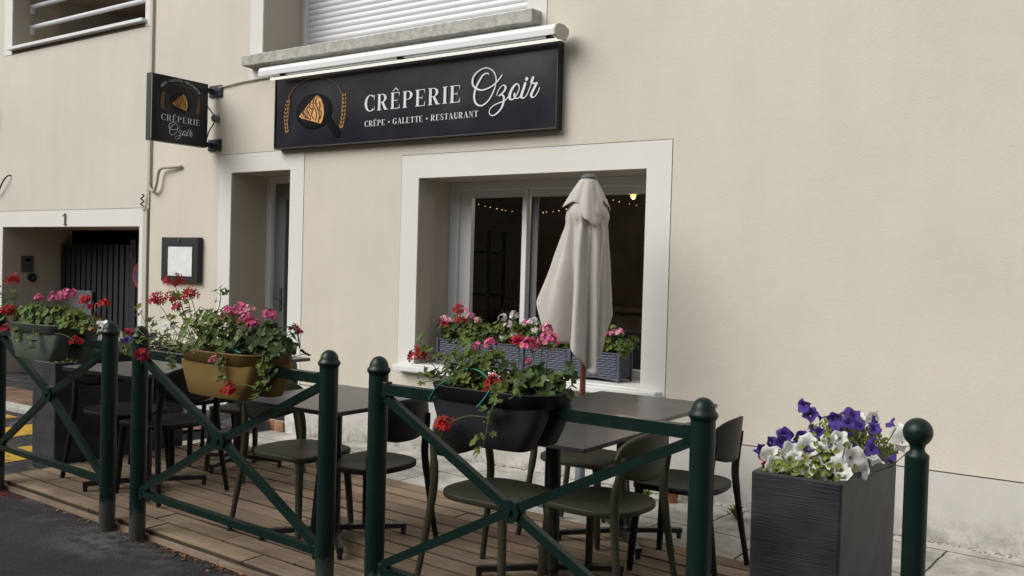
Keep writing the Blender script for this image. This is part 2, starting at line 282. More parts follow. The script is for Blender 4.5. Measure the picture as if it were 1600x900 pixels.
# ------------------------------------------------------------------ mesh builder
class MB:
    def __init__(s): s.v = []; s.f = []; s.tone = []; s.sm = []
    def add(s, vs, fs, tone=None, smooth=False):
        b = len(s.v); s.v += [tuple(p) for p in vs]; s.f += [tuple(i+b for i in f) for f in fs]
        s.tone += [tone or (1, 1, 1)]*len(fs); s.sm += [smooth]*len(fs); return s
    def box(s, x0, x1, y0, y1, z0, z1, tone=None, bev=0):
        if bev:
            bm = bmesh.new(); bmesh.ops.create_cube(bm, size=1)
            for v in bm.verts: v.co = Vector(((x0+x1)/2+v.co.x*(x1-x0), (y0+y1)/2+v.co.y*(y1-y0), (z0+z1)/2+v.co.z*(z1-z0)))
            bmesh.ops.bevel(bm, geom=bm.edges[:], offset=bev, segments=2, affect='EDGES', profile=.5)
            bm.verts.index_update()
            s.add([v.co.copy() for v in bm.verts], [[v.index for v in f.verts] for f in bm.faces], tone); bm.free(); return s
        v = [(x, y, z) for z in (z0, z1) for y in (y0, y1) for x in (x0, x1)]
        return s.add(v, [(0, 2, 3, 1), (4, 5, 7, 6), (0, 1, 5, 4), (2, 6, 7, 3), (0, 4, 6, 2), (1, 3, 7, 5)], tone)
    def loft(s, rings, cap0=True, cap1=True, smooth=True, tone=None, closed=True):
        n = len(rings[0]); vs = [p for r in rings for p in r]; fs = []
        for i in range(len(rings)-1):
            for j in range(n if closed else n-1):
                k = (j+1) % n; fs.append((i*n+j, i*n+k, (i+1)*n+k, (i+1)*n+j))
        s.add(vs, fs, tone, smooth)
        if cap0: s.add(rings[0], [tuple(range(n))[::-1]], tone)
        if cap1: s.add(rings[-1], [tuple(range(n))], tone)
        return s
    def tube(s, pts, r, seg=10, tone=None, sx=1, sy=1, cap=True):
        pts = [Vector(p) for p in pts]; n = len(pts); rs = r if isinstance(r, (list, tuple)) else [r]*n; rings = []
        ref = None
        for i, p in enumerate(pts):
            t = (pts[min(i+1, n-1)]-pts[max(i-1, 0)]).normalized()
            if ref is None: ref = Vector((0, 0, 1)) if abs(t.z) < .9 else Vector((1, 0, 0))
            a = (ref-t*ref.dot(t)).normalized(); b = t.cross(a); ref = a
            rings.append([p+(a*math.cos(q)*sx+b*math.sin(q)*sy)*rs[i] for q in [2*math.pi*k/seg for k in range(seg)]])
        return s.loft(rings, cap, cap, True, tone)
    def bar(s, p, q, wd, ht, tone=None):
        """rectangular bar p-q: wd sideways (horizontal), ht in the third direction"""
        p = Vector(p); q = Vector(q); t = (q-p).normalized(); up = Vector((0, 0, 1)) if abs(t.z) < .95 else Vector((1, 0, 0))
        a = t.cross(up).normalized(); b = a.cross(t)
        R = [[c+a*(wd/2*i)+b*(ht/2*j) for i, j in ((-1, -1), (1, -1), (1, 1), (-1, 1))] for c in (p, q)]
        return s.loft(R, smooth=False, tone=tone)
    def lathe(s, prof, cx=0, cy=0, seg=24, tone=None):
        return s.loft([[(cx+r*math.cos(2*math.pi*k/seg), cy+r*math.sin(2*math.pi*k/seg), z) for k in range(seg)] for r, z in prof], True, True, True, tone)
    def xf(s, M):
        s.v = [tuple(M @ Vector(p)) for p in s.v]; return s
def rr(cx, cy, hx, hy, r, z, n=5):
    """rounded rectangle ring"""
    out = []
    for (sx, sy, a0) in ((1, 1, 0), (-1, 1, 90), (-1, -1, 180), (1, -1, 270)):
        for k in range(n+1):
            a = rad(a0+90*k/n); out.append((cx+sx*(hx-r)+r*math.cos(a), cy+sy*(hy-r)+r*math.sin(a), z))
    return out
def smoothed(pts, n=6):
    P = [Vector(p) for p in pts]; out = []
    for i in range(len(P)-1):
        a, b, c, d = P[max(i-1, 0)], P[i], P[i+1], P[min(i+2, len(P)-1)]
        for k in range(n):
            t = k/n; out.append(.5*((2*b)+(c-a)*t+(2*a-5*b+4*c-d)*t*t+(3*b-a-3*c+d)*t**3))
    out.append(P[-1]); return out
def origin_of(o):
    v = Vector((0, 0, 0))
    while o: v += o.location; o = o.parent
    return v
def part(name, mb, m, parent=None, label=None, org=None):
    off = Vector(org) if org else origin_of(parent)
    me = bpy.data.meshes.new(name); me.from_pydata([tuple(Vector(p)-off) for p in mb.v], [], mb.f)
    me.polygons.foreach_set('use_smooth', mb.sm)
    if any(t != (1, 1, 1) for t in mb.tone) or m.name in ATTR:
        at = me.color_attributes.new('tone', 'FLOAT_COLOR', 'CORNER'); i = 0; buf = []
        for f, t in zip(mb.f, mb.tone): buf += [*t, 1]*len(f)
        at.data.foreach_set('color', buf)
    me.materials.append(m); me.update()
    o = bpy.data.objects.new(name, me); C.objects.link(o)
    if parent: o.parent = parent
    if org: o.location = off
    if label: o['label'] = label
    return o
ATTR = {m.name for m in MT.values() if any(n.type == 'ATTRIBUTE' for n in m.node_tree.nodes)}
def tag(o, label=None, cat=None, group=None, kind=None):
    if label: o['label'] = label
    if cat: o['category'] = cat
    if group: o['group'] = group
    if kind: o['kind'] = kind
    return o
def thing(name, label, cat, loc=(0, 0, 0), group=None, rz=0):
    o = bpy.data.objects.new(name, None); C.objects.link(o); o.location = loc; o.rotation_euler = (0, 0, rz); o.empty_display_size = .1
    return tag(o, label, cat, group)
def copy_tree(o, parent=None):
    c = o.copy(); C.objects.link(c); c.parent = parent
    for ch in list(o.children): copy_tree(ch, c)
    return c
def smoothstep(a, b, x):
    t = min(1, max(0, (x-a)/(b-a))); return t*t*(3-2*t)
def zd(x): return .05-.022*(x+4.5)                       # top of the deck, falls to the right
def zr(x):                                               # road
    return -.022*(min(max(x, -6.2), 4)+4.6)
def zp(x, y):                                            # paving between deck and wall
    wl = -.05*smoothstep(-5.2, -6.4, x) if x < -5.2 else 0
    t = smoothstep(3.2, 5.6, y); return (zr(x)+.012)*(1-t)+wl*t

# ------------------------------------------------------------------ ground
def sheet(name, xs, ys, zf, m):
    mb = MB(); nx = len(xs); vs = [(x, y, zf(x, y)) for y in ys for x in xs]
    mb.add(vs, [(j*nx+i, j*nx+i+1, (j+1)*nx+i+1, (j+1)*nx+i) for j in range(len(ys)-1) for i in range(nx-1)], smooth=True)
    o = part(name, mb, m); return tag(o, kind='structure')
fr = lambda a, b, n: [a+(b-a)*i/n for i in range(n+1)]
sheet('road', [-200, -60, -30, -16]+fr(-12, -6.7, 8)+[-6.61, -6.59, -6.3, -6.01, -5.99]+fr(-5.75, 6, 24)+[14, 40, 200], [-200, -60, -20, -8, -4, 0, 1, 2, 2.5, 3, 3.29, 3.31, 3.5, 4, 4.29, 4.31, 4.5, 5.5, 6.4, 40, 200], lambda x, y: (min(zr(x), zp(x, y))-.03 if (x > (-6.6 if y > 4.3 else -6.0) and 3.2 < y < 6.5) else zr(x)) if abs(y) < 30 else zr(x)-.01, MT['asphalt'])
sheet('pavement', fr(-6.0, 2, 32)+[4, 8, 14], fr(3.3, 4.3, 4), lambda x, y: zp(x, y)+.004, MT['slabs'])
sheet('pavement', fr(-6.62, -6.0, 3)+fr(-5.75, 2, 31)+[4, 8, 14], fr(4.3, 6.3, 10), lambda x, y: zp(x, y)+.004+.004*mnoise.noise((x*1.3, y*1.3, 3)), MT['slabs'])
sheet('brick_path', fr(-16, -6.63, 12), [4.56]+fr(4.8, 7.4, 5), lambda x, y: zr(x)+.035-.05*smoothstep(4.6, 5.6, y), MT['brickpave'])
kb = MB(); kb.box(-16, -6.63, 4.42, 4.556, -.1, zr(-8)+.05, bev=.012)
tag(part('kerb', kb, MT['conc']), kind='structure')
mk = MB()
for x0 in (-6.98, -7.86, -8.74, -9.62):
    mk.add([(x0-.02, 2.2, zr(x0)+.004), (x0+.43, 2.2, zr(x0)+.004), (x0+.40, 4.30, zr(x0)+.004), (x0-.05, 4.30, zr(x0)+.004)], [(0, 1, 2, 3)])
tag(part('road_marking', mk, MT['yellow']), kind='structure')

# ------------------------------------------------------------------ facade helpers
FY = 5.72
def cells(x0, x1, z0, z1, rects, gap=0.0):
    xs = sorted({x0, x1, *[min(max(v, x0), x1) for r in rects for v in (r[0]-gap, r[1]+gap)]})
    zs = sorted({z0, z1, *[min(max(v, z0), z1) for r in rects for v in (r[2]-gap, r[3]+gap)]})
    out = []
    for a, b in zip(xs, xs[1:]):
        run = None
        for c, d in zip(zs, zs[1:]):
            mx, mz = (a+b)/2, (c+d)/2
            inside = any(r[0]-gap < mx < r[1]+gap and r[2]-gap < mz < r[3]+gap for r in rects)
            if inside: run = None
            elif run: run[3] = d
            else: run = [a, b, c, d]; out.append(run)
    return out
def clad(cs, y, th=.012):
    mb = MB()
    for a, b, c, d in cs: mb.box(a, b, y, y+th, c, d)
    return mb
def ring(op, tr, y, th=.014, bottom=False):
    """flat border between the opening op and its outer edge tr"""
    mb = MB(); (a, b, c, d), (A, B, Cc, D) = op, tr
    mb.box(A, a, y, y+th, Cc, D); mb.box(b, B, y, y+th, Cc, D); mb.box(a, b, y, y+th, d, D)
    if bottom: mb.box(a, b, y, y+th, Cc, c)
    return mb
def reveals(op, y0, y1, floor=True):
    a, b, c, d = op; t = .03; mb = MB()
    mb.box(a-t, a, y0, y1, c, d); mb.box(b, b+t, y0, y1, c, d); mb.box(a-t, b+t, y0, y1, d, d+t)
    if floor: mb.box(a-t, b+t, y0, y1, c-t, c)
    return mb

# openings and their painted borders
DOOR = (-7.245, -6.423, .05, 2.34); DOORT = (-7.43, -6.245, -.2, 2.515)
WIN = (-4.90, -2.858, .70, 2.212); WINT = (-5.083, -2.672, .62, 2.40)
UPW = (-6.84, -3.885, 3.36, 5.3); UPT = (-7.02, -3.71, 3.20, 5.5)
GAR = (-11.53, -8.714, -.2, 1.835); GART = (-11.75, -8.632, -.2, 2.023)
BAL = (-11.38, -8.68, 3.985, 4.74); BALT = (-11.56, -8.565, 3.912, 4.93)

bld = thing('building', 'cream rendered house front carrying the long black sign, with flower window and upper shuttered window', 'building', (-3, FY, 0))
part('wall', clad(cells(-8.535, 14, .412, 8, [DOORT, WINT, UPT], .005), FY), MT['cream'], bld)
part('plinth', clad(cells(-8.535, 14, -.3, .404, [DOORT], .005), FY-.002, .014), MT['plinth'], bld, 'paler smooth band along the foot of the wall')
part('wall_core', clad(cells(-8.535, 14, -.3, 8, [(r[0]-.032, r[1]+.032, r[2]-.032, r[3]+.032) for r in (DOOR, WIN, UPW)]), FY+.013, .2), MT['core'], bld)
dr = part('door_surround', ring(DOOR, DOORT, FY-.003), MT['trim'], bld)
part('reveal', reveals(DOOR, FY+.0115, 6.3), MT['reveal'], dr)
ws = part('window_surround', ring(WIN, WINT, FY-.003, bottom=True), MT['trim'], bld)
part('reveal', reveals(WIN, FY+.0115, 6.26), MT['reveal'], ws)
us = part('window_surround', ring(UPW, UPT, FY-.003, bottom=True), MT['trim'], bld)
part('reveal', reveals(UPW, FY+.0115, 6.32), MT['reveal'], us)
# door
door = part('door', MB().box(-7.17, -7.02, 6.20, 6.25, .2, 2.27).box(-6.56, -6.42, 6.2, 6.25, .2, 2.27).box(-7.02, -6.56, 6.2, 6.25, 2.12, 2.27).box(-7.02, -6.56, 6.2, 6.25, .2, .45), MT['doorleaf'], bld)
part('door_frame', MB().box(-7.245, -7.175, 6.15, 6.24, .17, 2.34, bev=.004).box(-7.175, -6.423, 6.15, 6.24, 2.275, 2.34), MT['upvc'], door)
part('pane', MB().add([(-7.02, 6.226, .45), (-6.56, 6.226, .45), (-6.56, 6.226, 2.12), (-7.02, 6.226, 2.12)], [(0, 1, 2, 3)]), MT['glass'], door)
part('handle', MB().box(-7.075, -7.045, 6.185, 6.2, 1.02, 1.25, bev=.004).tube([(-7.06, 6.18, 1.14), (-7.06, 6.13, 1.14), (-6.96, 6.125, 1.14)], .009), MT['steel'], door)
part('doorstep', MB().box(-7.24, -6.43, 5.70, 6.2, -.2, .045), MT['brick'], bld, 'worn red brick step under the door')
part('threshold', MB().box(-7.242, -6.425, 5.735, 6.2, .045, .17, bev=.006), MT['gate'], bld)
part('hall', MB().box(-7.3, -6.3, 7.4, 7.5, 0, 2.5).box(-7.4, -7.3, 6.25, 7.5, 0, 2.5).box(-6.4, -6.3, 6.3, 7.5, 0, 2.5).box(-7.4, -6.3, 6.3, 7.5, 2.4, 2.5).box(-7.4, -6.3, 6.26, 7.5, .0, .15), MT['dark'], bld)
# ground-floor window
wf = MB()
a, b, c, d = WIN
wf.box(a, a+.095, 6.13, 6.22, c+.03, d, bev=.005); wf.box(a+.097, b-.08, 6.13, 6.22, d-.07, d, bev=.005); wf.box(b-.078, b, 6.13, 6.22, c+.03, d, bev=.005); wf.box(a+.097, b-.08, 6.13, 6.22, c+.002, c+.07, bev=.005)
win = part('window', wf, MT['upvc'], bld)
part('window_frame', MB().box(a+.10, a+.215, 6.15, 6.2, c+.071, d-.0702, bev=.002).box(a+.217, -4.172, 6.15, 6.2, d-.13, d-.0702).box(-4.112, b-.085, 6.15, 6.2, d-.13, d-.0702).box(a+.217, -4.172, 6.15, 6.2, c+.08, c+.13), MT['upvc'], win)
part('mullion', MB().box(-4.165, -4.118, 6.14, 6.205, c+.07, d-.07, bev=.004), MT['upvc'], win)
part('window_frame', MB().box(-4.105, -4.05, 6.2, 6.21, c+.08, d-.13), MT['grey'], win)
part('pane', MB().add([(a+.2, 6.214, c+.08), (b-.085, 6.214, c+.08), (b-.085, 6.214, d-.09), (a+.2, 6.214, d-.09)], [(0, 1, 2, 3)]), MT['glass'], win)
part('sill', MB().box(-5.055, -2.70, 5.625, 5.72, .645, .693, bev=.008).box(-4.895, -2.862, 5.715, 6.14, .66, .702), MT['sill'], bld)
# dining room behind the window
rm = MB(); rm.box(-9.5, -1.2, 10, 10.1, -.1, 3).box(-9.6, -9.5, 6.33, 10.1, -.1, 3).box(-1.2, -1.1, 6.33, 10.1, -.1, 3).box(-9.5, -7.4, 6.33, 6.35, 0, 2.6).box(-6.3, -4.95, 6.33, 6.35, 0, 2.6).box(-2.82, -1.2, 6.33, 6.35, 0, 2.6).box(-9.6, -1.1, 6.33, 10.1, 2.6, 2.7).box(-9.6, -1.1, 6.33, 10.1, -.05, 0).box(-6.3, -1.2, 6.33, 6.35, 2.3, 2.6).box(-4.95, -2.82, 6.33, 6.35, 0, .68)
part('dining_room', rm, MT['room'], bld)
part('counter', MB().box(-6.6, -4.6, 9.3, 9.6, 0, 1.05).box(-6.7, -4.5, 9.2, 9.7, 1.05, 1.1), MT['room'], bld)
sh = MB()
for z in (.3, .75, 1.2, 1.65): sh.box(-6.5, -5.7, 7.8, 8.1, z, z+.025)
for x in (-6.5, -5.72): sh.box(x, x+.025, 7.8, 7.825, 0, 1.9).box(x, x+.025, 8.075, 8.1, 0, 1.9)
tag(part('shelf_rack', sh, MT['cblack'], org=(-6.1, 7.95, 0)), 'thin black shelf rack standing inside behind the left window pane', 'shelf')
for k, (x, y) in enumerate(((-3.65, 7.1), (-4.55, 7.6))):
    t = thing('dining_chair', ('dark chair back inside behind the right end of the window', 'dark chair back inside, half hidden behind the folded parasol')[k], 'chair', (x, y, 0), 'dark chairs in the dining room')
    part('backrest', MB().box(x-.19, x+.19, y, y+.03, .62, 1.0, bev=.012), MT['cblack'], t)
    part('seat', MB().box(x-.2, x+.2, y+.03, y+.42, .44, .47, bev=.01), MT['cblack'], t)
    for sx in (-.17, .17):
        for yy in (.02, .38): part('leg', MB().tube([(x+sx, y+yy, 0), (x+sx, y+yy, .62 if yy < .1 else .44)], .014, 6), MT['cblack'], t)
pl = thing('pendant_lamp', 'small lit warm bulb hanging inside at the top right of the window', 'lamp', (-3.72, 7.2, 2.6))
part('cord', MB().tube([(-3.72, 7.2, 2.6), (-3.72, 7.2, 2.22)], .004, 6), MT['cable'], pl)
part('bulb', MB().lathe([(.006, 2.225), (.012, 2.21), (.022, 2.18), (.024, 2.16), (.016, 2.14), (.004, 2.132)], -3.72, 7.2, 12), mat('bulb_glow', (1, .6, .2), .4, .2, emit=((1, .45, .10), 1.6)), pl)
pld = bpy.data.lights.new('pendant_glow', 'POINT'); pld.energy = 3.5; pld.color = (1, .8, .6); pld.shadow_soft_size = .05
plo = bpy.data.objects.new('pendant_glow', pld); C.objects.link(plo); plo.location = (0, 0, -.52); plo.parent = pl
sl = thing('string_lights', 'string of tiny warm lights sagging inside across the top of the window', 'lights', (-4.3, 7, 2.1))
def zst(x): return 2.13-.11*abs(math.sin((x+5.35)*2.1))
part('wire', MB().tube([(x, 7.0+.03*math.sin(x*9), zst(x)) for x in fr(-5.4, -3.3, 60)], .0025, 4), MT['cable'], sl)
lb = MB()
for i in range(30):
    x = -5.38+i*.069+random.uniform(-.02, .02); q = random.uniform(.0035, .006); lb.lathe([(.001, zst(x)-q-.008), (q, zst(x)-.008), (.001, zst(x)+q-.008)], x, 7.0+random.uniform(-.03, .03), 5)
part('bulbs', lb, mat('fairy_glow', (1, .7, .35), .4, .2, emit=((1, .62, .30), .8)), sl)
# upper window
sm = MB(); n = 34
for k in range(n):
    z0 = 3.40+k*.055; sm.loft([[(-6.79, 6.24-dy, z0+dz) for dy, dz in ((0, 0), (.013, .012), (.015, .028), (.011, .044), (0, .053))], [(-3.9, 6.24-dy, z0+dz) for dy, dz in ((0, 0), (.013, .012), (.015, .028), (.011, .044), (0, .053))]], False, False, True, closed=False)
sm.box(-6.79, -3.9, 6.243, 6.26, 3.37, 5.3)
part('roller_shutter', sm, MT['shutter'], bld)
part('shutter_guide', MB().box(-6.84, -6.79, 6.19, 6.27, 3.37, 5.3, bev=.004), MT['upvc'], bld)
ss = MB(); xs = fr(-6.98, -3.76, 64)
rings = []
for i, x in enumerate(xs):
    j = lambda q: .004*mnoise.noise((x*9, q*3, 5))+.003*mnoise.noise((x*31, q*7, 5))
    rings.append([(x, 5.595+j(1), 3.305+j(2)), (x, 5.59+j(3), 3.388+j(4)), (x, 5.602+j(5), 3.397+j(6)), (x, 5.72, 3.402), (x, 5.72, 3.30)])
ss.loft(rings, smooth=False)
part('sill', ss, MT['conc'], bld, 'rough weathered concrete sill slab under the roller shutter')

# left-hand building
lb_ = thing('building', 'neighbouring cream house with garage gate and open loggia above, at the left', 'building', (-11, FY, 0))
part('wall', clad(cells(-30, -8.56, -.3, 8, [(GART[0], GART[1], GART[2], GART[3]), BALT], .005), FY), MT['cream2'], lb_)
part('wall_core', clad(cells(-30, -8.56, -.3, 8, [(r[0]-.032, r[1]+.032, r[2]-.032, r[3]+.032) for r in (GAR, BAL)]), FY+.013, .2), MT['core'], lb_)
gs = part('gate_surround', ring(GAR, GART, FY-.003), MT['trim'], lb_)
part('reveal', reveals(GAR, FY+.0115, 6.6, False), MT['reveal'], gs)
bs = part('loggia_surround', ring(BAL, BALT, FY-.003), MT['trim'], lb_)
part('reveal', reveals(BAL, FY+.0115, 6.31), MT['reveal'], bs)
part('loggia_sill', MB().box(-11.40, -8.66, 5.66, 5.735, 3.955, 3.99, bev=.004), MT['upvc'], lb_)
part('loggia_room', MB().box(-11.45, -8.6, 9.4, 9.5, 3.9, 4.9).box(-11.6, -11.45, 6.32, 9.5, 3.9, 4.9).box(-8.6, -8.5, 6.32, 9.5, 3.9, 4.9).box(-11.6, -8.5, 6.32, 9.5, 3.85, 3.95), MT['trunk'], lb_)
lc = MB()
for k in range(12):
    x = -11.5+k*.255; lc.box(x, x+.247, 6.315, 9.4, 4.72, 4.74)
lc.box(-11.6, -8.5, 6.315, 9.4, 4.75, 4.8)
part('ceiling_boards', lc, mat('loggia_ceiling_wood', (.42, .34, .27), .7, .3, (7, .2)), lb_)
for z in (4.29, 4.54):
    tb = part('railing_tube', MB().tube([(-11.39, 5.95, z), (-8.66, 5.95, z)], .026, 14), MT['tubew'], lb_)
    part('bracket', MB().box(-11.375, -11.345, 5.925, 5.975, z-.09, z+.02, bev=.006), MT['tubew'], tb)
gt = MB(); x = -11.50
while x < -8.75:
    gt.box(x, x+.085, 6.44, 6.475, .06, 1.66, bev=.004); x += .118
gt.box(-11.53, -8.71, 6.46, 6.50, 1.60, 1.66); gt.box(-11.53, -8.71, 6.48, 6.50, .02, .14)
gate = part('garage_gate', gt, MT['gate'], lb_)
part('gate_stile', MB().box(-9.98, -9.86, 6.43, 6.50, .02, 1.72, bev=.004), MT['gate'], gate)
part('tag_plate', MB().box(-9.955, -9.915, 6.42, 6.43, 1.50, 1.60), mat('faded_pink_plate', (.2, .12, .12), .6), gate)
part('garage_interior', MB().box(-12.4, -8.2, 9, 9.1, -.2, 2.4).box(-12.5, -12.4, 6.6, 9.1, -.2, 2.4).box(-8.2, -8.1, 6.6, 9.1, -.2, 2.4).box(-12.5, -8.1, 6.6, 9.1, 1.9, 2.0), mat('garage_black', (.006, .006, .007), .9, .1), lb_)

ob = thing('building', 'plain grey-beige house across the street, facing the restaurant', 'building', (-2, -9, 0))
OW = [(x, x+1.1, z, z+1.5) for x in range(-26, 22, 3) for z in (.9, 3.7)]
part('wall', clad(cells(-30, 24, -.3, 6.2, OW), -9.3, .3), mat('opposite_render', (.24, .225, .20), .9, .2, (1.2, .2)), ob)
for r in OW: part('window', MB().box(r[0], r[1], -9.2, -9.12, r[2], r[3]), MT['dark'], ob)
part('roof', MB().loft([[(x, -9.0+.4, 6.1), (x, -9.3, 6.2), (x, -13, 8.6), (x, -13, 8.5)] for x in (-30.5, 24.5)], smooth=False), mat('opposite_tiles', (.16, .08, .06), .85, .2, (3, .2)), ob)

# prohibition disc on the gate
dz = thing('no_parking_sign', 'round red and blue no-parking disc at the right edge of the garage gate', 'sign', (-9.71, 6.41, 1.30))
def disc(cx, y, cz, r0, r1, n=28):
    mb = MB(); R = lambda r: [(cx+r*math.cos(2*math.pi*k/n), y, cz+r*math.sin(2*math.pi*k/n)) for k in range(n)]
    if r0 <= 0: mb.add(R(r1), [tuple(range(n))])
    else: mb.add(R(r0)+R(r1), [(k, (k+1) % n, n+(k+1) % n, n+k) for k in range(n)])
    return mb
dm = disc(-9.71, 6.41, 1.30, 0, .165); dm.v = [(a, b, c) for a, b, c in dm.v]
part('plate', MB().loft([[(-9.71+.165*math.cos(q), y, 1.3+.165*math.sin(q)) for q in [2*math.pi*k/28 for k in range(28)]] for y in (6.405, 6.428)], smooth=False), mat('sign_blue', (.05, .09, .19), .5), dz)
part('rim', disc(-9.71, 6.403, 1.30, .125, .163), mat('sign_red', (.42, .05, .045), .5), dz)
part('slash', MB().bar((-9.81, 6.400, 1.40), (-9.61, 6.400, 1.20), .004, .03), mat('sign_red_slash', (.42, .05, .045), .5), dz)

# intercom, button, hanging bits
ic = thing('intercom', 'small grey intercom panel in the left side of the garage recess', 'intercom', (-11.53, 6.02, 1.40))
part('panel', MB().box(-11.528, -11.505, 5.94, 6.09, 1.29, 1.49, bev=.004), MT['steel'], ic)
part('camera_window', MB().box(-11.505, -11.50, 5.99, 6.05, 1.42, 1.46), MT['cblack'], ic)
bt = thing('key_switch', 'round dark key switch below the intercom in the garage recess', 'switch', (-11.53, 6.08, 1.22))
part('housing', MB().tube([(-11.528, 6.08, 1.22), (-11.50, 6.08, 1.22)], .055, 18), MT['gate'], bt)
part('lock', MB().tube([(-11.50, 6.08, 1.22), (-11.49, 6.08, 1.22)], .02, 12), MT['steel'], bt)
# mailbox-like grey panel low in recess
mbx = MB().box(-11.45, -10.72, 6.395, 6.425, .55, 1.08, bev=.01)
tag(part('letter_box', mbx, MT['grey'], org=(-11.1, 6.41, .55)), 'flat grey box low in the garage recess behind the green flower box', 'letter box')
# house number
nb = MB().box(-10.132, -10.118, 5.700, 5.717, 1.862, 1.985, bev=.002).add([(-10.133, 5.703, 1.985), (-10.133, 5.703, 1.955), (-10.17, 5.703, 1.945), (-10.17, 5.703, 1.96)], [(0, 1, 2, 3)]).box(-10.15, -10.10, 5.700, 5.717, 1.853, 1.864, bev=.002)
tag(part('house_number', nb, MT['steel'], org=(-10.125, 5.71, 1.9)), 'small dark metal house number 1 above the garage gate', 'number')
# wall stub at far left
cl = thing('wall_lamp', 'dark cylindrical wall lamp cut by the left edge', 'lamp', (-11.80, 5.72, 3.24))
part('body', MB().tube([(-11.80, 5.62, 3.14), (-11.80, 5.60, 3.34)], .055, 16), MT['grey'], cl)
part('arm', MB().tube([(-11.80, 5.61, 3.24), (-11.80, 5.72, 3.24)], .02, 8), MT['grey'], cl)
tag(part('bare_wire', MB().tube(smoothed([(-11.36, 5.72, 2.46), (-11.38, 5.68, 2.44), (-11.47, 5.67, 2.36), (-11.62, 5.69, 2.22)]), .009, 6), MT['cable'], org=(-11.4, 5.7, 2.4)), 'short bent wire end sticking out of the wall above the garage', 'wire')
tag(part('trunking', MB().box(-8.56, -8.515, 5.69, 5.72, 2.27, 8, bev=.003), MT['trunk'], org=(-8.54, 5.71, 2.3)), 'grey vertical cable trunking running down between the two houses', 'trunking')
tag(part('corner_strip', MB().box(-8.63, -8.56, 5.700, 5.717, -.1, 2.02, bev=.003), MT['trunk'], org=(-8.6, 5.71, 0)), 'narrow grey strip beside the right border of the garage gate', 'strip')
wires = thing('cable_bundle', 'taped pale cable stub curling out below the trunking', 'cable', (-8.5, 5.70, 2.3))
part('cable', MB().tube(smoothed([(-8.53, 5.70, 2.28), (-8.50, 5.69, 2.22), (-8.42, 5.68, 2.19), (-8.36, 5.67, 2.26), (-8.33, 5.67, 2.38), (-8.27, 5.67, 2.42), (-8.15, 5.68, 2.425), (-8.00, 5.70, 2.43)]), [.014]*24+[.019]*15+[.017, .014, .010, .004], 8) if False else MB().tube(smoothed([(-8.53, 5.70, 2.28), (-8.50, 5.69, 2.22), (-8.42, 5.68, 2.19), (-8.36, 5.67, 2.26), (-8.33, 5.67, 2.38), (-8.27, 5.67, 2.42), (-8.15, 5.68, 2.425), (-8.00, 5.70, 2.43)]), .016, 8), MT['cablew'], wires)
part('thin_cable', MB().tube(smoothed([(-8.55, 5.70, 2.28), (-8.55, 5.69, 2.10), (-8.60, 5.69, 2.0), (-8.65, 5.69, 2.03)]), .005, 6), MT['cablew'], wires)
tw = MB()
for k in range(16):
    q = k*.9; tw.tube([(-8.62+.02*math.cos(q), 5.69, 2.035+k*.008), (-8.62+.03*math.cos(q+.9), 5.68, 2.035+k*.008+.01)], .006, 5)
part('cable_ends', tw, MT['cable'], wires)
# thin cable from the flag sign to the lamp
tag(part('wall_cable', MB().tube([(-7.44, 5.705, 3.165), (-7.1, 5.705, 3.19), (-6.62, 5.705, 3.20)], .008, 6), MT['cablew'], org=(-7, 5.7, 3.17)), 'thin pale cable clipped to the wall between the two signs', 'cable')
# menu case
mc = thing('menu_case', 'black framed menu case with a sheet of paper on the wall beside the door', 'menu case', (-7.95, 5.72, 1.49))
part('case', MB().box(-8.245, -7.655, 5.66, 5.72, 1.275, 1.72, bev=.008), MT['frameblk'], mc)
pp = MB(); pv = []
for j in range(9):
    for i in range(11): pv.append((-8.125+.385*i/10, 5.6555-.003*mnoise.noise((i*.5, j*.6, 1)), 1.335+.29*j/8))
pp.add(pv, [(j*11+i, j*11+i+1, (j+1)*11+i+1, (j+1)*11+i) for j in range(8) for i in range(10)], smooth=True)
part('paper', pp, MT['paper'], mc)
part('glass', MB().add([(-8.19, 5.648, 1.31), (-7.71, 5.648, 1.31), (-7.71, 5.648, 1.66), (-8.19, 5.648, 1.66)], [(0, 1, 2, 3)]), MT['glass'], mc)
part('lock', MB().tube([(-7.95, 5.66, 1.69), (-7.95, 5.648, 1.69)], .012, 12), MT['steel'], mc)
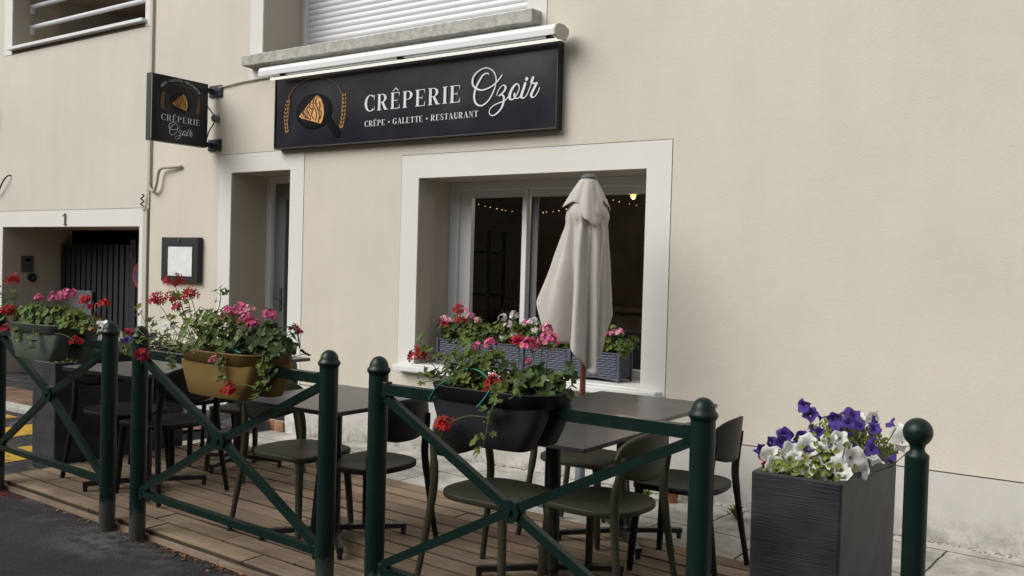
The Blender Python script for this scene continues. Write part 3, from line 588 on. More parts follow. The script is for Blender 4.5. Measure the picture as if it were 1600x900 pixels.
# ------------------------------------------------------------------ lettering (drawn serif capitals and brush script)
def ell(cx, cy, rx, ry, a): return (cx+rx*math.cos(rad(a)), cy+ry*math.sin(rad(a)))
def arc(cx, cy, rx, ry, ix, iy, a0, a1, n=18, dx=0):
    P = []
    for k in range(n):
        a, b = a0+(a1-a0)*k/n, a0+(a1-a0)*(k+1)/n
        P.append([ell(cx, cy, rx, ry, a), ell(cx, cy, rx, ry, b), ell(cx+dx, cy, ix, iy, b), ell(cx+dx, cy, ix, iy, a)])
    return P
def R_(x0, y0, x1, y1): return [[(x0, y0), (x1, y0), (x1, y1), (x0, y1)]]
def stem(x, w_=.17): return R_(x, .0, x+w_, 1)+R_(x-.06, 0, x+w_+.06, .04)+R_(x-.06, .96, x+w_+.06, 1)
def glyph(ch):
    if ch in 'EÊ':
        g = stem(.06)+R_(.2, .96, .62, 1)+R_(.2, 0, .64, .04)+R_(.2, .49, .46, .53)+[[(.57, .96), (.62, 1), (.62, .70)]]+[[(.64, .30), (.64, .04), (.57, .04)]]+[[(.47, .36), (.47, .66), (.44, .51)]]
        if ch == 'Ê': g += [[(.12, 1.08), (.19, 1.08), (.355, 1.22), (.355, 1.30)], [(.355, 1.30), (.355, 1.22), (.52, 1.08), (.59, 1.08)]]
        return g, .72
    if ch == 'C': return arc(.44, .5, .42, .52, .24, .47, 48, 312, 26)+R_(.70, .68, .735, 1.0)+R_(.72, .04, .745, .26), .80
    if ch == 'G': return arc(.44, .5, .42, .52, .24, .47, 48, 305, 26)+R_(.70, .68, .735, 1.0)+R_(.60, .04, .77, .42)+R_(.52, .40, .85, .44), .88
    if ch in 'PR':
        bw = arc(.34, .735, .33, .265, .155, .225, -90, 90, 16)+R_(.2, .96, .34, 1)+R_(.2, .47, .34, .51)
        if ch == 'P': return stem(.06)+bw, .74
        return stem(.06)+bw+[[(.30, .48), (.47, .48), (.70, .03), (.53, .0)]]+R_(.55, 0, .80, .04), .82
    if ch == 'I': return stem(.06), .34
    if ch == 'L': return stem(.06)+R_(.2, 0, .62, .04)+[[(.62, .32), (.62, .04), (.55, .04)]], .68
    if ch == 'T': return R_(.27, 0, .44, 1)+R_(.20, 0, .51, .04)+R_(.02, .96, .69, 1)+[[(.02, .96), (.08, .96), (.02, .68)]]+[[(.69, .68), (.63, .96), (.69, .96)]], .72
    if ch == 'A': return [[(.30, .98), (.36, 1.0), (.10, 0), (.06, 0)], [(.30, .98), (.42, 1.02), (.72, 0), (.53, 0)]]+R_(.16, .30, .58, .34)+R_(.0, 0, .2, .04)+R_(.46, 0, .80, .04), .80
    if ch == 'N': return R_(.10, 0, .14, 1)+R_(.62, 0, .66, 1)+[[(.08, 1), (.26, 1), (.66, 0), (.60, 0)]]+R_(.02, 0, .23, .04)+R_(.02, .96, .2, 1)+R_(.53, .96, .75, 1), .78
    if ch == 'U': return R_(.08, .3, .25, 1)+arc(.36, .3, .28, .32, .13, .25, 180, 360, 14, .02)+R_(.60, .3, .64, 1)+R_(.02, .96, .32, 1)+R_(.52, .96, .72, 1), .76
    if ch == 'S': return arc(.32, .74, .27, .28, .14, .22, 60, 270, 16)+arc(.32, .26, .29, .28, .13, .22, -120, 90, 16)+R_(.50, .72, .54, 1)+R_(.05, 0, .09, .30), .64
    if ch == '•': return [[(.2+.15*math.cos(q), .45+.15*math.sin(q)) for q in [2*math.pi*k/14 for k in range(14)]]], .42
    return [], .34
def text_width(s, sp): return sum(glyph(c)[1]+sp for c in s)-sp
def lay(mb, polys, fn):
    """polys in glyph units; fn(u,v,k) to world; k separates overlapping shapes by a hair"""
    for k, P in enumerate(polys): mb.add([fn(u, v, k % 40) for u, v in P], [tuple(range(len(P)))])
def write(s, sp, fn):
    mb = MB(); x = 0
    for c in s:
        g, w_ = glyph(c); lay(mb, g, lambda u, v, k, x=x: fn(x+u, v, k)); x += w_+sp
    return mb
def stroke(pts, wmin, wmax, n=7):
    """brush stroke: thick on the way down, thin on the way up"""
    P = [Vector((a, b)) for a, b in pts]; S = smoothed([(p.x, p.y, 0) for p in P], n); out = []
    m_ = len(S); L = []
    for i in range(m_):
        t = S[min(i+1, m_-1)]-S[max(i-1, 0)]; t = t.normalized() if t.length > 1e-9 else Vector((1, 0, 0))
        dn = max(0, -t.y)**1.5 if True else 0
        L.append((wmin+(wmax-wmin)*dn, Vector((-t.y, t.x, 0))))
    ws = [sum(L[min(max(i+j, 0), m_-1)][0] for j in (-2, -1, 0, 1, 2))/5 for i in range(m_)]
    for i in range(m_-1):
        a = S[i]; b = S[i+1]; na, nb_ = L[i][1], L[i+1][1]; wa, wb = ws[i]/2, ws[i+1]/2
        q = [a+na*wa, b+nb_*wb, b-nb_*wb, a-na*wa]; out.append([(v.x, v.y) for v in q])
    for e in (0, m_-1):
        out.append([(S[e].x+ws[e]/2*math.cos(q), S[e].y+ws[e]/2*math.sin(q)) for q in [2*math.pi*k/10 for k in range(10)]])
    return out
S_O= [(-4.1656, 2.9658), (-4.1791, 2.9725), (-4.1992, 2.9722), (-4.2255, 2.957), (-4.2546, 2.9193), (-4.2804, 2.8784), (-4.2941, 2.8417), (-4.2984, 2.8095), (-4.2919, 2.7764), (-4.2726, 2.7478), (-4.2382, 2.7333), (-4.2014, 2.7396), (-4.1622, 2.766), (-4.1303, 2.8062), (-4.1085, 2.8471), (-4.0967, 2.8888), (-4.0946, 2.9259), (-4.1091, 2.9646), (-4.1366, 2.994), (-4.1704, 3.0107), (-4.2006, 3.0148), (-4.2407, 3.007), (-4.2839, 2.9842), (-4.3101, 2.9543), (-4.3172, 2.9196), (-4.308, 2.8917), (-4.28, 2.8675), (-4.2388, 2.852), (-4.1985, 2.8523), (-4.1456, 2.8664), (-4.1, 2.8891), (-4.068, 2.9154), (-4.049, 2.9349), (-4.0415, 2.9448)]
S_z1= [(-4.0838, 2.7997), (-4.0717, 2.8306), (-4.0497, 2.8579), (-4.0239, 2.8689), (-4.006, 2.8583), (-4.0066, 2.8382), (-4.0254, 2.816), (-4.0606, 2.794)]
S_z2= [(-4.0606, 2.7951), (-4.0346, 2.7982), (-4.019, 2.781), (-4.0199, 2.7493), (-4.0348, 2.708), (-4.0664, 2.6731), (-4.1052, 2.6519), (-4.1351, 2.6541), (-4.1511, 2.6767), (-4.1401, 2.7053), (-4.1012, 2.7291), (-4.0491, 2.7436), (-4.0103, 2.7538), (-3.985, 2.7729), (-3.9663, 2.7951)]
S_o1= [(-3.8818, 2.8535), (-3.9046, 2.8687), (-3.9359, 2.8478), (-3.9603, 2.8078), (-3.9657, 2.7766), (-3.9521, 2.757), (-3.9266, 2.7628), (-3.8958, 2.7971), (-3.8811, 2.8325), (-3.8863, 2.8565), (-3.9014, 2.8684)]
S_o2= [(-3.9226, 2.7967), (-3.9205, 2.7729), (-3.9009, 2.7607), (-3.8757, 2.7692), (-3.8545, 2.7988)]
S_i1= [(-3.8283, 2.8644), (-3.8427, 2.8239), (-3.8573, 2.7886), (-3.8598, 2.7679), (-3.8405, 2.7584), (-3.8158, 2.7746), (-3.795, 2.8093), (-3.7775, 2.8494), (-3.7635, 2.8948), (-3.7606, 2.9023)]
S_r1= [(-3.7605, 2.8997), (-3.7706, 2.8669), (-3.7498, 2.8583), (-3.725, 2.8601)]
S_r2= [(-3.728, 2.8563), (-3.7573, 2.8061), (-3.7719, 2.7762), (-3.7588, 2.7569), (-3.7373, 2.7655), (-3.7136, 2.7971), (-3.7033, 2.8231)]
S_dot= [(-3.8181, 2.8973)]
CREPE= [(-6.0154, 2.9608), (-5.9689, 2.9321), (-5.9347, 2.8729), (-5.9243, 2.8015), (-5.9376, 2.7459), (-5.9616, 2.7107), (-6.0229, 2.729), (-6.1263, 2.7553), (-6.1995, 2.7711), (-6.2346, 2.7909), (-6.2011, 2.8216), (-6.1305, 2.8809), (-6.0603, 2.9325)]
PAN= [(-6.0567, 2.8254), (-5.8349, 2.809), (-6.062, 2.9825), (-6.0515, 2.6682), (-5.9215, 2.7166), (-5.861, 2.6984), (-5.7303, 2.6202), (-5.7681, 2.5806)]
CHOC= [[(-6.0097, 2.9426), (-6.0285, 2.8944), (-5.996, 2.8351), (-5.9789, 2.7771), (-5.9874, 2.7281)], [(-5.9831, 2.9014), (-5.9719, 2.8687), (-5.9808, 2.8339), (-5.9546, 2.8037), (-5.9681, 2.7551)], [(-6.0501, 2.9317), (-6.0586, 2.8825), (-6.021, 2.8227), (-6.0145, 2.7796), (-6.0235, 2.7447)], [(-6.09, 2.9028), (-6.1093, 2.865), (-6.0572, 2.8397), (-6.0763, 2.7983), (-6.0441, 2.7532)], [(-6.1199, 2.873), (-6.1394, 2.8386), (-6.0966, 2.7926), (-6.0852, 2.7561)], [(-6.1606, 2.8546), (-6.1805, 2.8273), (-6.1271, 2.7804), (-6.0955, 2.7568)], [(-6.1907, 2.8209), (-6.1689, 2.7906), (-6.1267, 2.7661)]]
def script_polys():
    out = []
    for s_, a, b in ((S_O, .011, .019), (S_z1, .007, .019), (S_z2, .008, .019), (S_o1, .009, .024), (S_o2, .008, .016), (S_i1, .008, .024), (S_r1, .010, .024), (S_r2, .008, .024)):
        pts = s_
        if s_ is S_O: pts = s_
        out.append(stroke(pts, a, b))
    cx, cz = S_dot[0]; out.append([[(cx+.0145*math.cos(q), cz+.0145*math.sin(q)) for q in [2*math.pi*k/16 for k in range(16)]]])
    return out
def script_mesh(fn):
    mb = MB(); k0 = 0
    for polys in script_polys():
        for P in polys: mb.add([fn(u, v, k0 % 300) for u, v in P], [tuple(range(len(P)))]); k0 += 1
    return mb
def ear(cx, z0, z1, lean, lean_top):
    """ear of wheat: paired grains along a stalk"""
    P = []; n = 9
    for k in range(n):
        t = k/(n-1); x = cx+lean*math.sin(t*2.2)*1.0+lean_top*t*t; z = z0+(z1-z0-.03)*t
        for sgn in (-1, 1):
            a = math.radians(90-sgn*28) ; L = .042*(1-.25*t); w_ = .0095
            ux, uz = math.cos(a), math.sin(a); bx = x+sgn*.006
            P.append([(bx, z), (bx+ux*L*.45-uz*w_*.8, z+uz*L*.45+ux*w_*.8), (bx+ux*L, z+uz*L), (bx+ux*L*.45+uz*w_*.8, z+uz*L*.45-ux*w_*.8)])
    P.append([(cx-.002, z0), (cx+.002, z0), (cx+.002+lean_top, z1), (cx-.002+lean_top, z1)])
    return P
def emblem(fn, parent, handle=True):
    """fn(x,z,k): sign coordinates of the long sign -> world"""
    def mk(name, polys, m, k0=0):
        mb = MB()
        for k, P in enumerate(polys): mb.add([fn(u, v, k0+(k % 30)) for u, v in P], [tuple(range(len(P)))])
        return part(name, mb, m, parent)
    pc = (-5.945-.005, 2.826)
    circ = lambda cx, cz, rx, rz, n=40: [(cx+rx*math.cos(2*math.pi*k/n), cz+rz*math.sin(2*math.pi*k/n)) for k in range(n)]
    hx0, hz0 = -5.945+.09, 2.71; hx1, hz1 = -5.76, 2.605
    mk('printed_pan', [circ(-6.055, 2.826, .222, .155)]+([[(-5.93, 2.745), (-5.87, 2.79), (-5.745, 2.65), (-5.80, 2.60)], circ(-5.765, 2.618, .037, .037, 20)] if handle else []), MT['signpan'])
    mk('printed_pan_inside', [circ(-6.055, 2.826, .19, .13)], mat('sign_print_pan_inside', (.008, .008, .010), .2, .2), 42)
    mk('printed_crepe', [CREPE[:4]+[CREPE[4]], [CREPE[0], CREPE[4], CREPE[5], CREPE[6], CREPE[7]], [CREPE[0], CREPE[7], CREPE[8], CREPE[9], CREPE[10], CREPE[11], CREPE[12]]], MT['signcrepe'], 50)
    ch = []
    for s_ in CHOC:
        ch += [[(a, b) for a, b in q] for q in stroke(s_, .008, .014, 5)]
    for k in range(11):
        t = k/10; a = (-6.215+.16*t, 2.80+.13*t); ch += stroke([a, (a[0]+.028, a[1]-.02), (a[0]+.05, a[1]-.05)], .004, .008, 3)
    mk('printed_chocolate', ch, MT['signchoc'], 60)
    return mk, circ
# ------------------------------------------------------------------ long sign over the window
sg = thing('restaurant_sign', 'long black wall sign reading CRÊPERIE Ozoir with a crêpe in a pan', 'sign', (-5.06, 5.68, 2.83))
SX0, SX1, SZ0, SZ1 = -6.552, -3.558, 2.530, 3.150
pv = []; NX, NZ = 60, 12
for j in range(NZ+1):
    for i in range(NX+1):
        u, v = i/NX, j/NZ; e = min(u, 1-u)*3; 
        y = 5.645-.004*mnoise.noise((u*5, v*1.6, 2))*min(1, e*8)
        x = SX0+(SX1-SX0)*u+(.012*math.sin(v*3.1)*(1 if u < .03 else 0)); pv.append((x, y, SZ0+(SZ1-SZ0)*v))
pm = MB().add(pv, [(j*(NX+1)+i, j*(NX+1)+i+1, (j+1)*(NX+1)+i+1, (j+1)*(NX+1)+i) for j in range(NZ) for i in range(NX)], smooth=True)
part('sign_face', pm, MT['signbg'], sg)
part('frame', MB().box(SX0-.004, SX1+.006, 5.652, 5.718, SZ0-.012, SZ1).box(SX0-.006, SX1+.008, 5.636, 5.655, SZ0-.016, SZ0-.004, bev=.003).box(SX1+.001, SX1+.009, 5.636, 5.655, SZ0, SZ1).box(SX0-.008, SX0-.001, 5.636, 5.655, SZ0, SZ1), MT['frameblk'], sg)
FYs = 5.638
sf = lambda u, v, k: (u, FYs-.00006*k, v)
hcap = .133; wtot = -4.424-(-5.448); sp1 = .13; s1 = wtot/text_width('CRÊPERIE', sp1)
part('name_lettering', write('CRÊPERIE', sp1, lambda u, v, k: (-5.448+u*s1, FYs-.00006*k, 2.776+v*hcap)), MT['signwhite'], sg)
t2 = 'CRÊPE • GALETTE • RESTAURANT'; sp2 = .10; s2 = (-4.256+5.441)/text_width(t2, sp2)
part('small_lettering', write(t2, sp2, lambda u, v, k: (-5.441+u*s2, FYs-.00006*k, 2.651+v*.047)), MT['signwhite'], sg)
part('script_lettering', script_mesh(lambda u, v, k: (u, FYs-.00001*k, v)), MT['signwhite'], sg)
mk, circ = emblem(sf, sg)
mk('printed_wheat_ear', ear(-6.392, 2.655, 2.955, -.028, .03), MT['signgold']); mk('printed_wheat_ear', ear(-5.712, 2.655, 2.955, .028, .004), MT['signgold'])
mk('printed_arch', arc(-6.052, 2.935, .335, .185, .325, .177, 5, 175, 30), MT['signbrown'])
# trough lamp above it
tl = thing('sign_lamp', 'long white trough lamp fixed above the black wall sign', 'lamp', (-5.0, 5.6, 3.2))
prof = [(5.475, 3.150), (5.472, 3.19), (5.49, 3.222), (5.53, 3.238), (5.60, 3.24), (5.66, 3.22), (5.66, 3.19), (5.60, 3.205), (5.52, 3.20), (5.492, 3.175)]
part('housing', MB().loft([[(x, y, z) for y, z in prof] for x in (-6.60, -3.49)], smooth=False), MT['lamphouse'], tl)
part('end_cap', MB().loft([[(x, y, z) for y, z in prof[:7]+[(5.62, 3.135), (5.52, 3.125)]] for x in (-3.488, -3.478)], smooth=False), MT['trunk'], tl)
part('light_strip', MB().tube([(-6.59, 5.615, 3.150), (-3.50, 5.615, 3.150)], .012, 10), MT['lampstrip'], tl)
for x in (-6.45, -5.05, -3.62): part('bracket', MB().box(x-.015, x+.015, 5.6, 5.72, 3.165, 3.185), MT['cblack'], tl)
# ------------------------------------------------------------------ flag sign
fs = thing('hanging_sign', 'square black two-sided sign projecting from the wall on brackets, reading CRÊPERIE Ozoir', 'sign', (-7.54, 5.3, 2.9))
part('panel', MB().box(-7.575, -7.504, 5.012, 5.628, 2.58, 3.19, bev=.004), mat('dark_slate_edge', (.02, .034, .04), .45, .4), fs)
part('sign_face', MB().box(-7.506, -7.5, 5.022, 5.626, 2.585, 3.188), MT['signbg'], fs)
part('edge_strip', MB().box(-7.5025, -7.4985, 5.016, 5.022, 2.59, 3.185), MT['trunk'], fs)
X0 = -7.4985
flag = lambda a, b, k=0, dk=.00006: (X0+dk*k, a, b)
s3 = (5.538-5.115)/text_width('CRÊPERIE', sp1)
part('name_lettering', write('CRÊPERIE', sp1, lambda u, v, k: flag(5.115+u*s3, 2.776+v*.055, k+60)), MT['signwhite'], fs)
q = (5.462-5.200)/(.62)
part('script_lettering', script_mesh(lambda u, v, k: flag(5.200+(u+4.321)*q, 2.618+(v-2.651)*q*.97, k, .00001)), MT['signwhite'], fs)
def flagmap(u, v, k): return flag(5.322+(u+6.065)*.53, 2.968+(v-2.836)*.60, k)
mk2, _ = emblem(flagmap, fs, False)
mk2('printed_wheat_ear', ear(-6.42, 2.69, 2.95, -.02, .03), MT['signgold']); mk2('printed_wheat_ear', ear(-5.712, 2.69, 2.95, .02, .0), MT['signgold'])
mk2('printed_arch', arc(-6.062, 2.935, .35, .17, .343, .163, 5, 175, 26), MT['signbrown'])
cm = MB(); tx = 'CRÊPE • GALETTE • RESTAURANT'; W = text_width(tx, .12); xx = 0
for c in tx:
    g, w_ = glyph(c); a = 162-(xx+w_/2)/W*144; sc = .0235
    for k, P in enumerate(g):
        vs = []
        for u, v in P:
            du, dv = (u-w_/2)*sc*.92, v*sc; aa = rad(a)
            rx, rz = .205, .118
            px, pz = 5.322+rx*math.cos(aa), 3.035+rz*math.sin(aa)
            nx, nz = math.cos(aa)/rx, math.sin(aa)/rz; nl = math.hypot(nx, nz); nx /= nl; nz /= nl
            vs.append(flag(px+nz*du+nx*dv, pz-nx*du+nz*dv, k))
        cm.add(vs, [tuple(range(len(vs)))])
    xx += w_+.12
part('arched_lettering', cm, MT['signwhite'], fs)
for z in (3.135, 2.585+.03):
    bk = part('bracket', MB().box(-7.565, -7.515, 5.628, 5.70, z-.02, z+.02), MT['gate'], fs)
    part('wall_plate', MB().box(-7.59, -7.40, 5.700, 5.717, z-.055, z+.055, bev=.003), MT['gate'], bk)
    part('bolts', MB().tube([(-7.575, 5.70, z+.04), (-7.575, 5.694, z+.04)], .008, 8).tube([(-7.42, 5.70, z+.04), (-7.42, 5.694, z+.04)], .008, 8).tube([(-7.575, 5.70, z-.04), (-7.575, 5.694, z-.04)], .008, 8).tube([(-7.42, 5.70, z-.04), (-7.42, 5.694, z-.04)], .008, 8), MT['steel'], bk)
jb = thing('junction_box', 'small round grey junction box on the wall beside the hanging sign', 'junction box', (-7.47, 5.70, 2.87))
part('body', MB().tube([(-7.47, 5.718, 2.87), (-7.47, 5.67, 2.87)], .036, 16), MT['grey'], jb)
part('cable', MB().tube(smoothed([(-7.52, 5.635, 2.98), (-7.50, 5.67, 2.93), (-7.485, 5.69, 2.90)]), .006, 6).tube(smoothed([(-7.47, 5.69, 2.84), (-7.48, 5.67, 2.80), (-7.50, 5.645, 2.74), (-7.52, 5.632, 2.66)]), .006, 6), MT['cable'], jb)
# ------------------------------------------------------------------ timber deck
dk = thing('deck', 'low timber deck of weathered boards under the tables and chairs', 'deck', (-3.4, 3.8, 0))
DX0, DX1, DY0, DY1 = -6.02, -.74, 2.955, 4.74
bm_ = MB(); y = DY0; row = 0; rd = random.Random(4)
while y < DY1-.05:
    wd_ = .146
    x = DX0; first = True
    while x < DX1:
        L = rd.uniform(.45, .85) if (row < 2) else rd.uniform(1.2, 2.6)
        if first: L *= rd.uniform(.4, 1)
        first = False; xe = min(x+L, DX1); k = rd.uniform(.74, 1.14); tn = (k, k*rd.uniform(.955, 1.0), k*rd.uniform(.90, 1.0))
        dzz = rd.uniform(-.0025, .0015); ya, yb = y+.006, y+wd_-.006; xa, xb = x+.004, xe-.004
        za, zb = zd(xa)+dzz, zd(xb)+dzz; bv = .004
        sec = lambda x_, z_: [(x_, ya, z_-.022), (x_, ya, z_-bv), (x_, ya+bv, z_), (x_, yb-bv, z_), (x_, yb, z_-bv), (x_, yb, z_-.022)]
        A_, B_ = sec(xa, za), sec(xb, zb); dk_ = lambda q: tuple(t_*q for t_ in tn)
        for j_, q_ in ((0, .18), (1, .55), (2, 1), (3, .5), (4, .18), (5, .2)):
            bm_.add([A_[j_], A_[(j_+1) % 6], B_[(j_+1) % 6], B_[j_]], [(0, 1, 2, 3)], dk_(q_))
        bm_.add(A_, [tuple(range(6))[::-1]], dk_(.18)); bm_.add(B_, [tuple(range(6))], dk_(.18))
        x = xe
    y += wd_; row += 1
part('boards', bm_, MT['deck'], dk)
fa = MB(); x = DX0
while x < DX1:
    xe = min(x+rd.uniform(1.5, 2.4), DX1); k = rd.uniform(.85, 1.0)
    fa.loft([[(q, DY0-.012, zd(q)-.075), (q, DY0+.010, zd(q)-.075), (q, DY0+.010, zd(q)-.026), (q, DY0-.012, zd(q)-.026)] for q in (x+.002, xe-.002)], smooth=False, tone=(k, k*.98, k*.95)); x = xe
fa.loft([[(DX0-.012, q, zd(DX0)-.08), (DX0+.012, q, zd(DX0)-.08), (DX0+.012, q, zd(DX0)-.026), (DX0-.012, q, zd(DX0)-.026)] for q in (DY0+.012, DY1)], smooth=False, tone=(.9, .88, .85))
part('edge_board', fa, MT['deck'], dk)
part('frame_below', MB().loft([[(q, DY0+.02, zd(q)-.09), (q, DY1-.03, zd(q)-.09), (q, DY1-.03, zd(q)-.050), (q, DY0+.02, zd(q)-.050)] for q in (DX0+.02, DX1-.02)], smooth=False), MT['soil'], dk)

# ------------------------------------------------------------------ barriers
PY = 2.9
def post(parent, x, ztop, ball=False, y=PY, r=.042):
    zb = zr(x)-.03
    if ball:
        prof = [(r*.93, zb), (r*.93, ztop-.135), (r*.95, ztop-.128), (r*.9, ztop-.122), (r*.62, ztop-.112), (r*.56, ztop-.102), (r*.62, ztop-.094)]
        c = ztop-.048; R = .048
        prof += [(R*math.cos(q), c+R*math.sin(q)) for q in [rad(a) for a in range(-56, 90, 12)]]+[(.001, ztop)]
    else:
        prof = [(r, zb), (r, ztop-.085), (r*.99, ztop-.080), (r*1.02, ztop-.074), (r*1.15, ztop-.068), (r*1.2, ztop-.060), (r*1.15, ztop-.052), (r*1.0, ztop-.046)]
        prof += [(r*.97*math.cos(q), ztop-.046+.046*math.sin(q)) for q in [rad(a) for a in range(8, 88, 13)]]+[(.001, ztop)]
    return part('post', MB().lathe(prof, x, y, 28), MT['post'], parent)
def barrier(label, xa, xb, za, zb, top, bot, hub):
    t = thing('barrier', label, 'barrier', ((xa+xb)/2, PY, 0), 'green cross barriers along the deck edge')
    post(t, xa, za); post(t, xb, zb)
    a, b = xa+.036, xb-.036
    zt = lambda x: top+(x-(xa+xb)/2)*-.008; zb_ = lambda x: bot+(x-(xa+xb)/2)*-.035
    part('top_rail', MB().bar((a, PY, zt(a)), (b, PY, zt(b)), .042, .045), MT['green'], t)
    part('bottom_rail', MB().bar((a, PY, zb_(a)), (b, PY, zb_(b)), .034, .034), MT['green'], t)
    cx, cz = hub
    def end(x, z): return (x, PY, z)
    for (x1, z1) in ((a+.01, zt(a)-.035), (b-.01, zt(b)-.035), (a+.01, zb_(a)+.02), (b-.01, zb_(b)+.02)):
        part('brace', MB().bar((x1, PY, z1), (cx, PY, cz), .030, .036), MT['green'], t)
    part('hub', MB().tube([(cx, PY-.026, cz), (cx, PY+.026, cz)], .045, 24), MT['green'], t)
    part('bolt', MB().tube([(cx, PY-.026, cz), (cx, PY-.036, cz)], .014, 6).lathe([(.001, 0), (.001, .001)], cx, PY, 4), MT['green'], t)
    for x, sg_ in ((xa, 1), (xb, -1)):
        for z in (zt(x), zb_(x)): part('clamp', MB().box(min(x+sg_*.030, x+sg_*.062), max(x+sg_*.030, x+sg_*.062), PY-.020, PY+.020, z-.036, z+.030, bev=.004), MT['green'], t)
    return t
barrier('leftmost green cross barrier, behind the grey-green flower box', -5.87, -4.668, 1.150, 1.150, 1.020, .29, (-5.27, .690))
barrier('middle green cross barrier, holding the mustard flower box', -4.388, -2.978, 1.143, 1.118, .992, .235, (-3.705, .622))
barrier('rightmost green cross barrier, holding the black flower box', -2.680, -1.212, 1.113, 1.088, .972, .185, (-1.975, .575))
bl_ = thing('bollard', 'green steel bollard with a ball top beside the right planter', 'bollard', (-.618, 3.3, -.1))
post(bl_, -.618, 1.040, True, 3.3, .041)

# ------------------------------------------------------------------ tables
def table(label, cx, cy, ztop, sx, sy, rot=0, arm=.36, arot=45, col=.032):
    z0 = zd(cx); t = thing('table', label, 'table', (cx, cy, z0), 'black cafe tables on the deck')
    H = ztop-z0
    part('tabletop', MB().loft([rr(cx, cy, sx/2-.002, sy/2-.002, .008, ztop-.022), rr(cx, cy, sx/2, sy/2, .009, ztop-.019), rr(cx, cy, sx/2, sy/2, .009, ztop-.003), rr(cx, cy, sx/2-.003, sy/2-.003, .008, ztop)], smooth=False), MT['ctable'], t)
    part('top_plate', MB().box(cx-.16, cx+.16, cy-.16, cy+.16, ztop-.030, ztop-.0225), MT['dmetal'], t)
    part('column', MB().tube([(cx, cy, z0+.04), (cx, cy, ztop-.03)], col, 16), MT['dmetal'], t)
    bs_ = part('base', MB().lathe([(.04, z0+.025), (.045, z0+.035), (.04, z0+.075), (col, z0+.085)], cx, cy, 16), MT['dmetal'], t)
    for k in range(4):
        a = rad(arot+90*k); dx, dy = math.cos(a), math.sin(a); e = (cx+dx*arm, cy+dy*arm)
        part('foot', MB().bar((cx+dx*.03, cy+dy*.03, z0+.058), (e[0], e[1], z0+.047), .034, .026).tube([(e[0]-dx*.014, e[1]-dy*.014, z0+.04), (e[0]-dx*.014, e[1]-dy*.014, z0+.001)], .014, 10), MT['dmetal'], t)
    return t
table('square black table at front right, nearest the black flower box', -2.345, 3.785, .735, .75, .70, arot=40, col=.040)
table('black table under the folded parasol, pushed behind another table', -2.385, 4.575, .760, .76, .86, arot=44)
table('square black table behind the paired posts at the middle of the deck', -3.56, 3.53, .785, .74, .77, arot=50, arm=.39)
table('black table with bright sky sheen at the left end of the deck, nearest the road', -5.12, 3.44, .825, .70, .72, arot=58, arm=.36)
table('black table at the back left of the deck, mostly hidden by the mustard flower box', -5.26, 4.26, .82, .68, .70, arot=20, arm=.34)

# ------------------------------------------------------------------ chairs
def make_chair(m):
    """local: faces +x, origin on the floor"""
    t = thing('chair', '', 'chair')
    # seat: rounded shell, slightly dished
    def seat_ring(k, z, dish=0):
        out = []
        for i in range(56):
            a = 2*math.pi*i/56; c, s_ = math.cos(a), math.sin(a); e = 2/(6.0 if c > 0 else 2.7)
            x = abs(c)**e*math.copysign(1, c)*.222*k; yy = abs(s_)**e*math.copysign(1, s_)*(.226-.012*max(0, x)/.222)*k
            out.append((x-.005, yy, z-dish*(1-k)-(.010*(max(0, x)/.222)**4)))
        return out
    part('seat', MB().loft([seat_ring(.94, .422), seat_ring(.985, .424), seat_ring(1.0, .429), seat_ring(1.0, .446), seat_ring(.992, .4505), seat_ring(.975, .4515), seat_ring(.95, .4515), seat_ring(.8, .451, .02), seat_ring(.5, .447, .012), seat_ring(.15, .444, .01)]), m, t)
    for s_ in (-1, 1):
        part('leg', MB().tube(smoothed([(.168, s_*.170, .432), (.176, s_*.178, .36), (.188, s_*.190, .20), (.200, s_*.202, 0)], 4), [.028, .026, .024, .0225, .022, .0215, .021, .020, .0195, .019, .018, .0165, .015], 12), m, t)
        part('leg', MB().tube(smoothed([(-.268, s_*.252, 0), (-.235, s_*.236, .2), (-.208, s_*.220, .40), (-.200, s_*.214, .50), (-.212, s_*.207, .60), (-.232, s_*.198, .70)], 4), [.015]*4+[.017]*4+[.020]*4+[.0205]*4+[.017]*3+[.013, .011], 12), m, t)
    # backrest: curved oval shell wrapped round the sitter
    n1, n2 = 30, 10; F = []; B = []
    for j in range(n2+1):
        v = -1+2*j/n2
        for i in range(n1+1):
            u = -1+2*i/n1; uu = max(-.9999, min(.9999, u)); h = (1-abs(uu)**2.7)**(1/2.1)
            z = .690+.108*h*v; yy = .232*u*(1-.02*v*v)
            x = -.262+.062*u*u-.10*(z-.69)
            F.append((x+.008, yy, z)); B.append((x-.008, yy, z))
    W = n1+1; N = len(F); fs = []
    for j in range(n2):
        for i in range(n1):
            q = (j*W+i, j*W+i+1, (j+1)*W+i+1, (j+1)*W+i); fs.append(q); fs.append(tuple(N+k for k in q[::-1]))
    for i in range(n1):
        fs.append((i, N+i, N+i+1, i+1)); j = n2*W+i; fs.append((j, j+1, N+j+1, N+j))
    part('backrest', MB().add(F+B, fs, smooth=True), m, t)
    return t
protos = {'b': make_chair(MT['cblack']), 'o': make_chair(MT['olive'])}; used = set()
def chair(kind, x, y, face, label):
    o = protos[kind] if kind not in used else copy_tree(protos[kind]); used.add(kind)
    o.location = (x, y, zd(x)+.001); o.rotation_euler = (0, rad(1.26), rad(face)) if False else (0, 0, rad(face))
    return tag(o, label, 'chair', 'plastic chairs around the deck tables')
chair('b', -3.335, 3.55, 181, 'black chair between the two middle posts, its back toward the black flower box')
chair('o', -3.80, 3.50, 2, 'olive green chair tucked under the middle table from its left side')
chair('o', -2.50, 3.53, -2, 'olive green chair with its backrest hidden behind the black flower box')
chair('o', -2.60, 4.52, 3, 'olive green chair farther back, between parasol pole and black flower box')
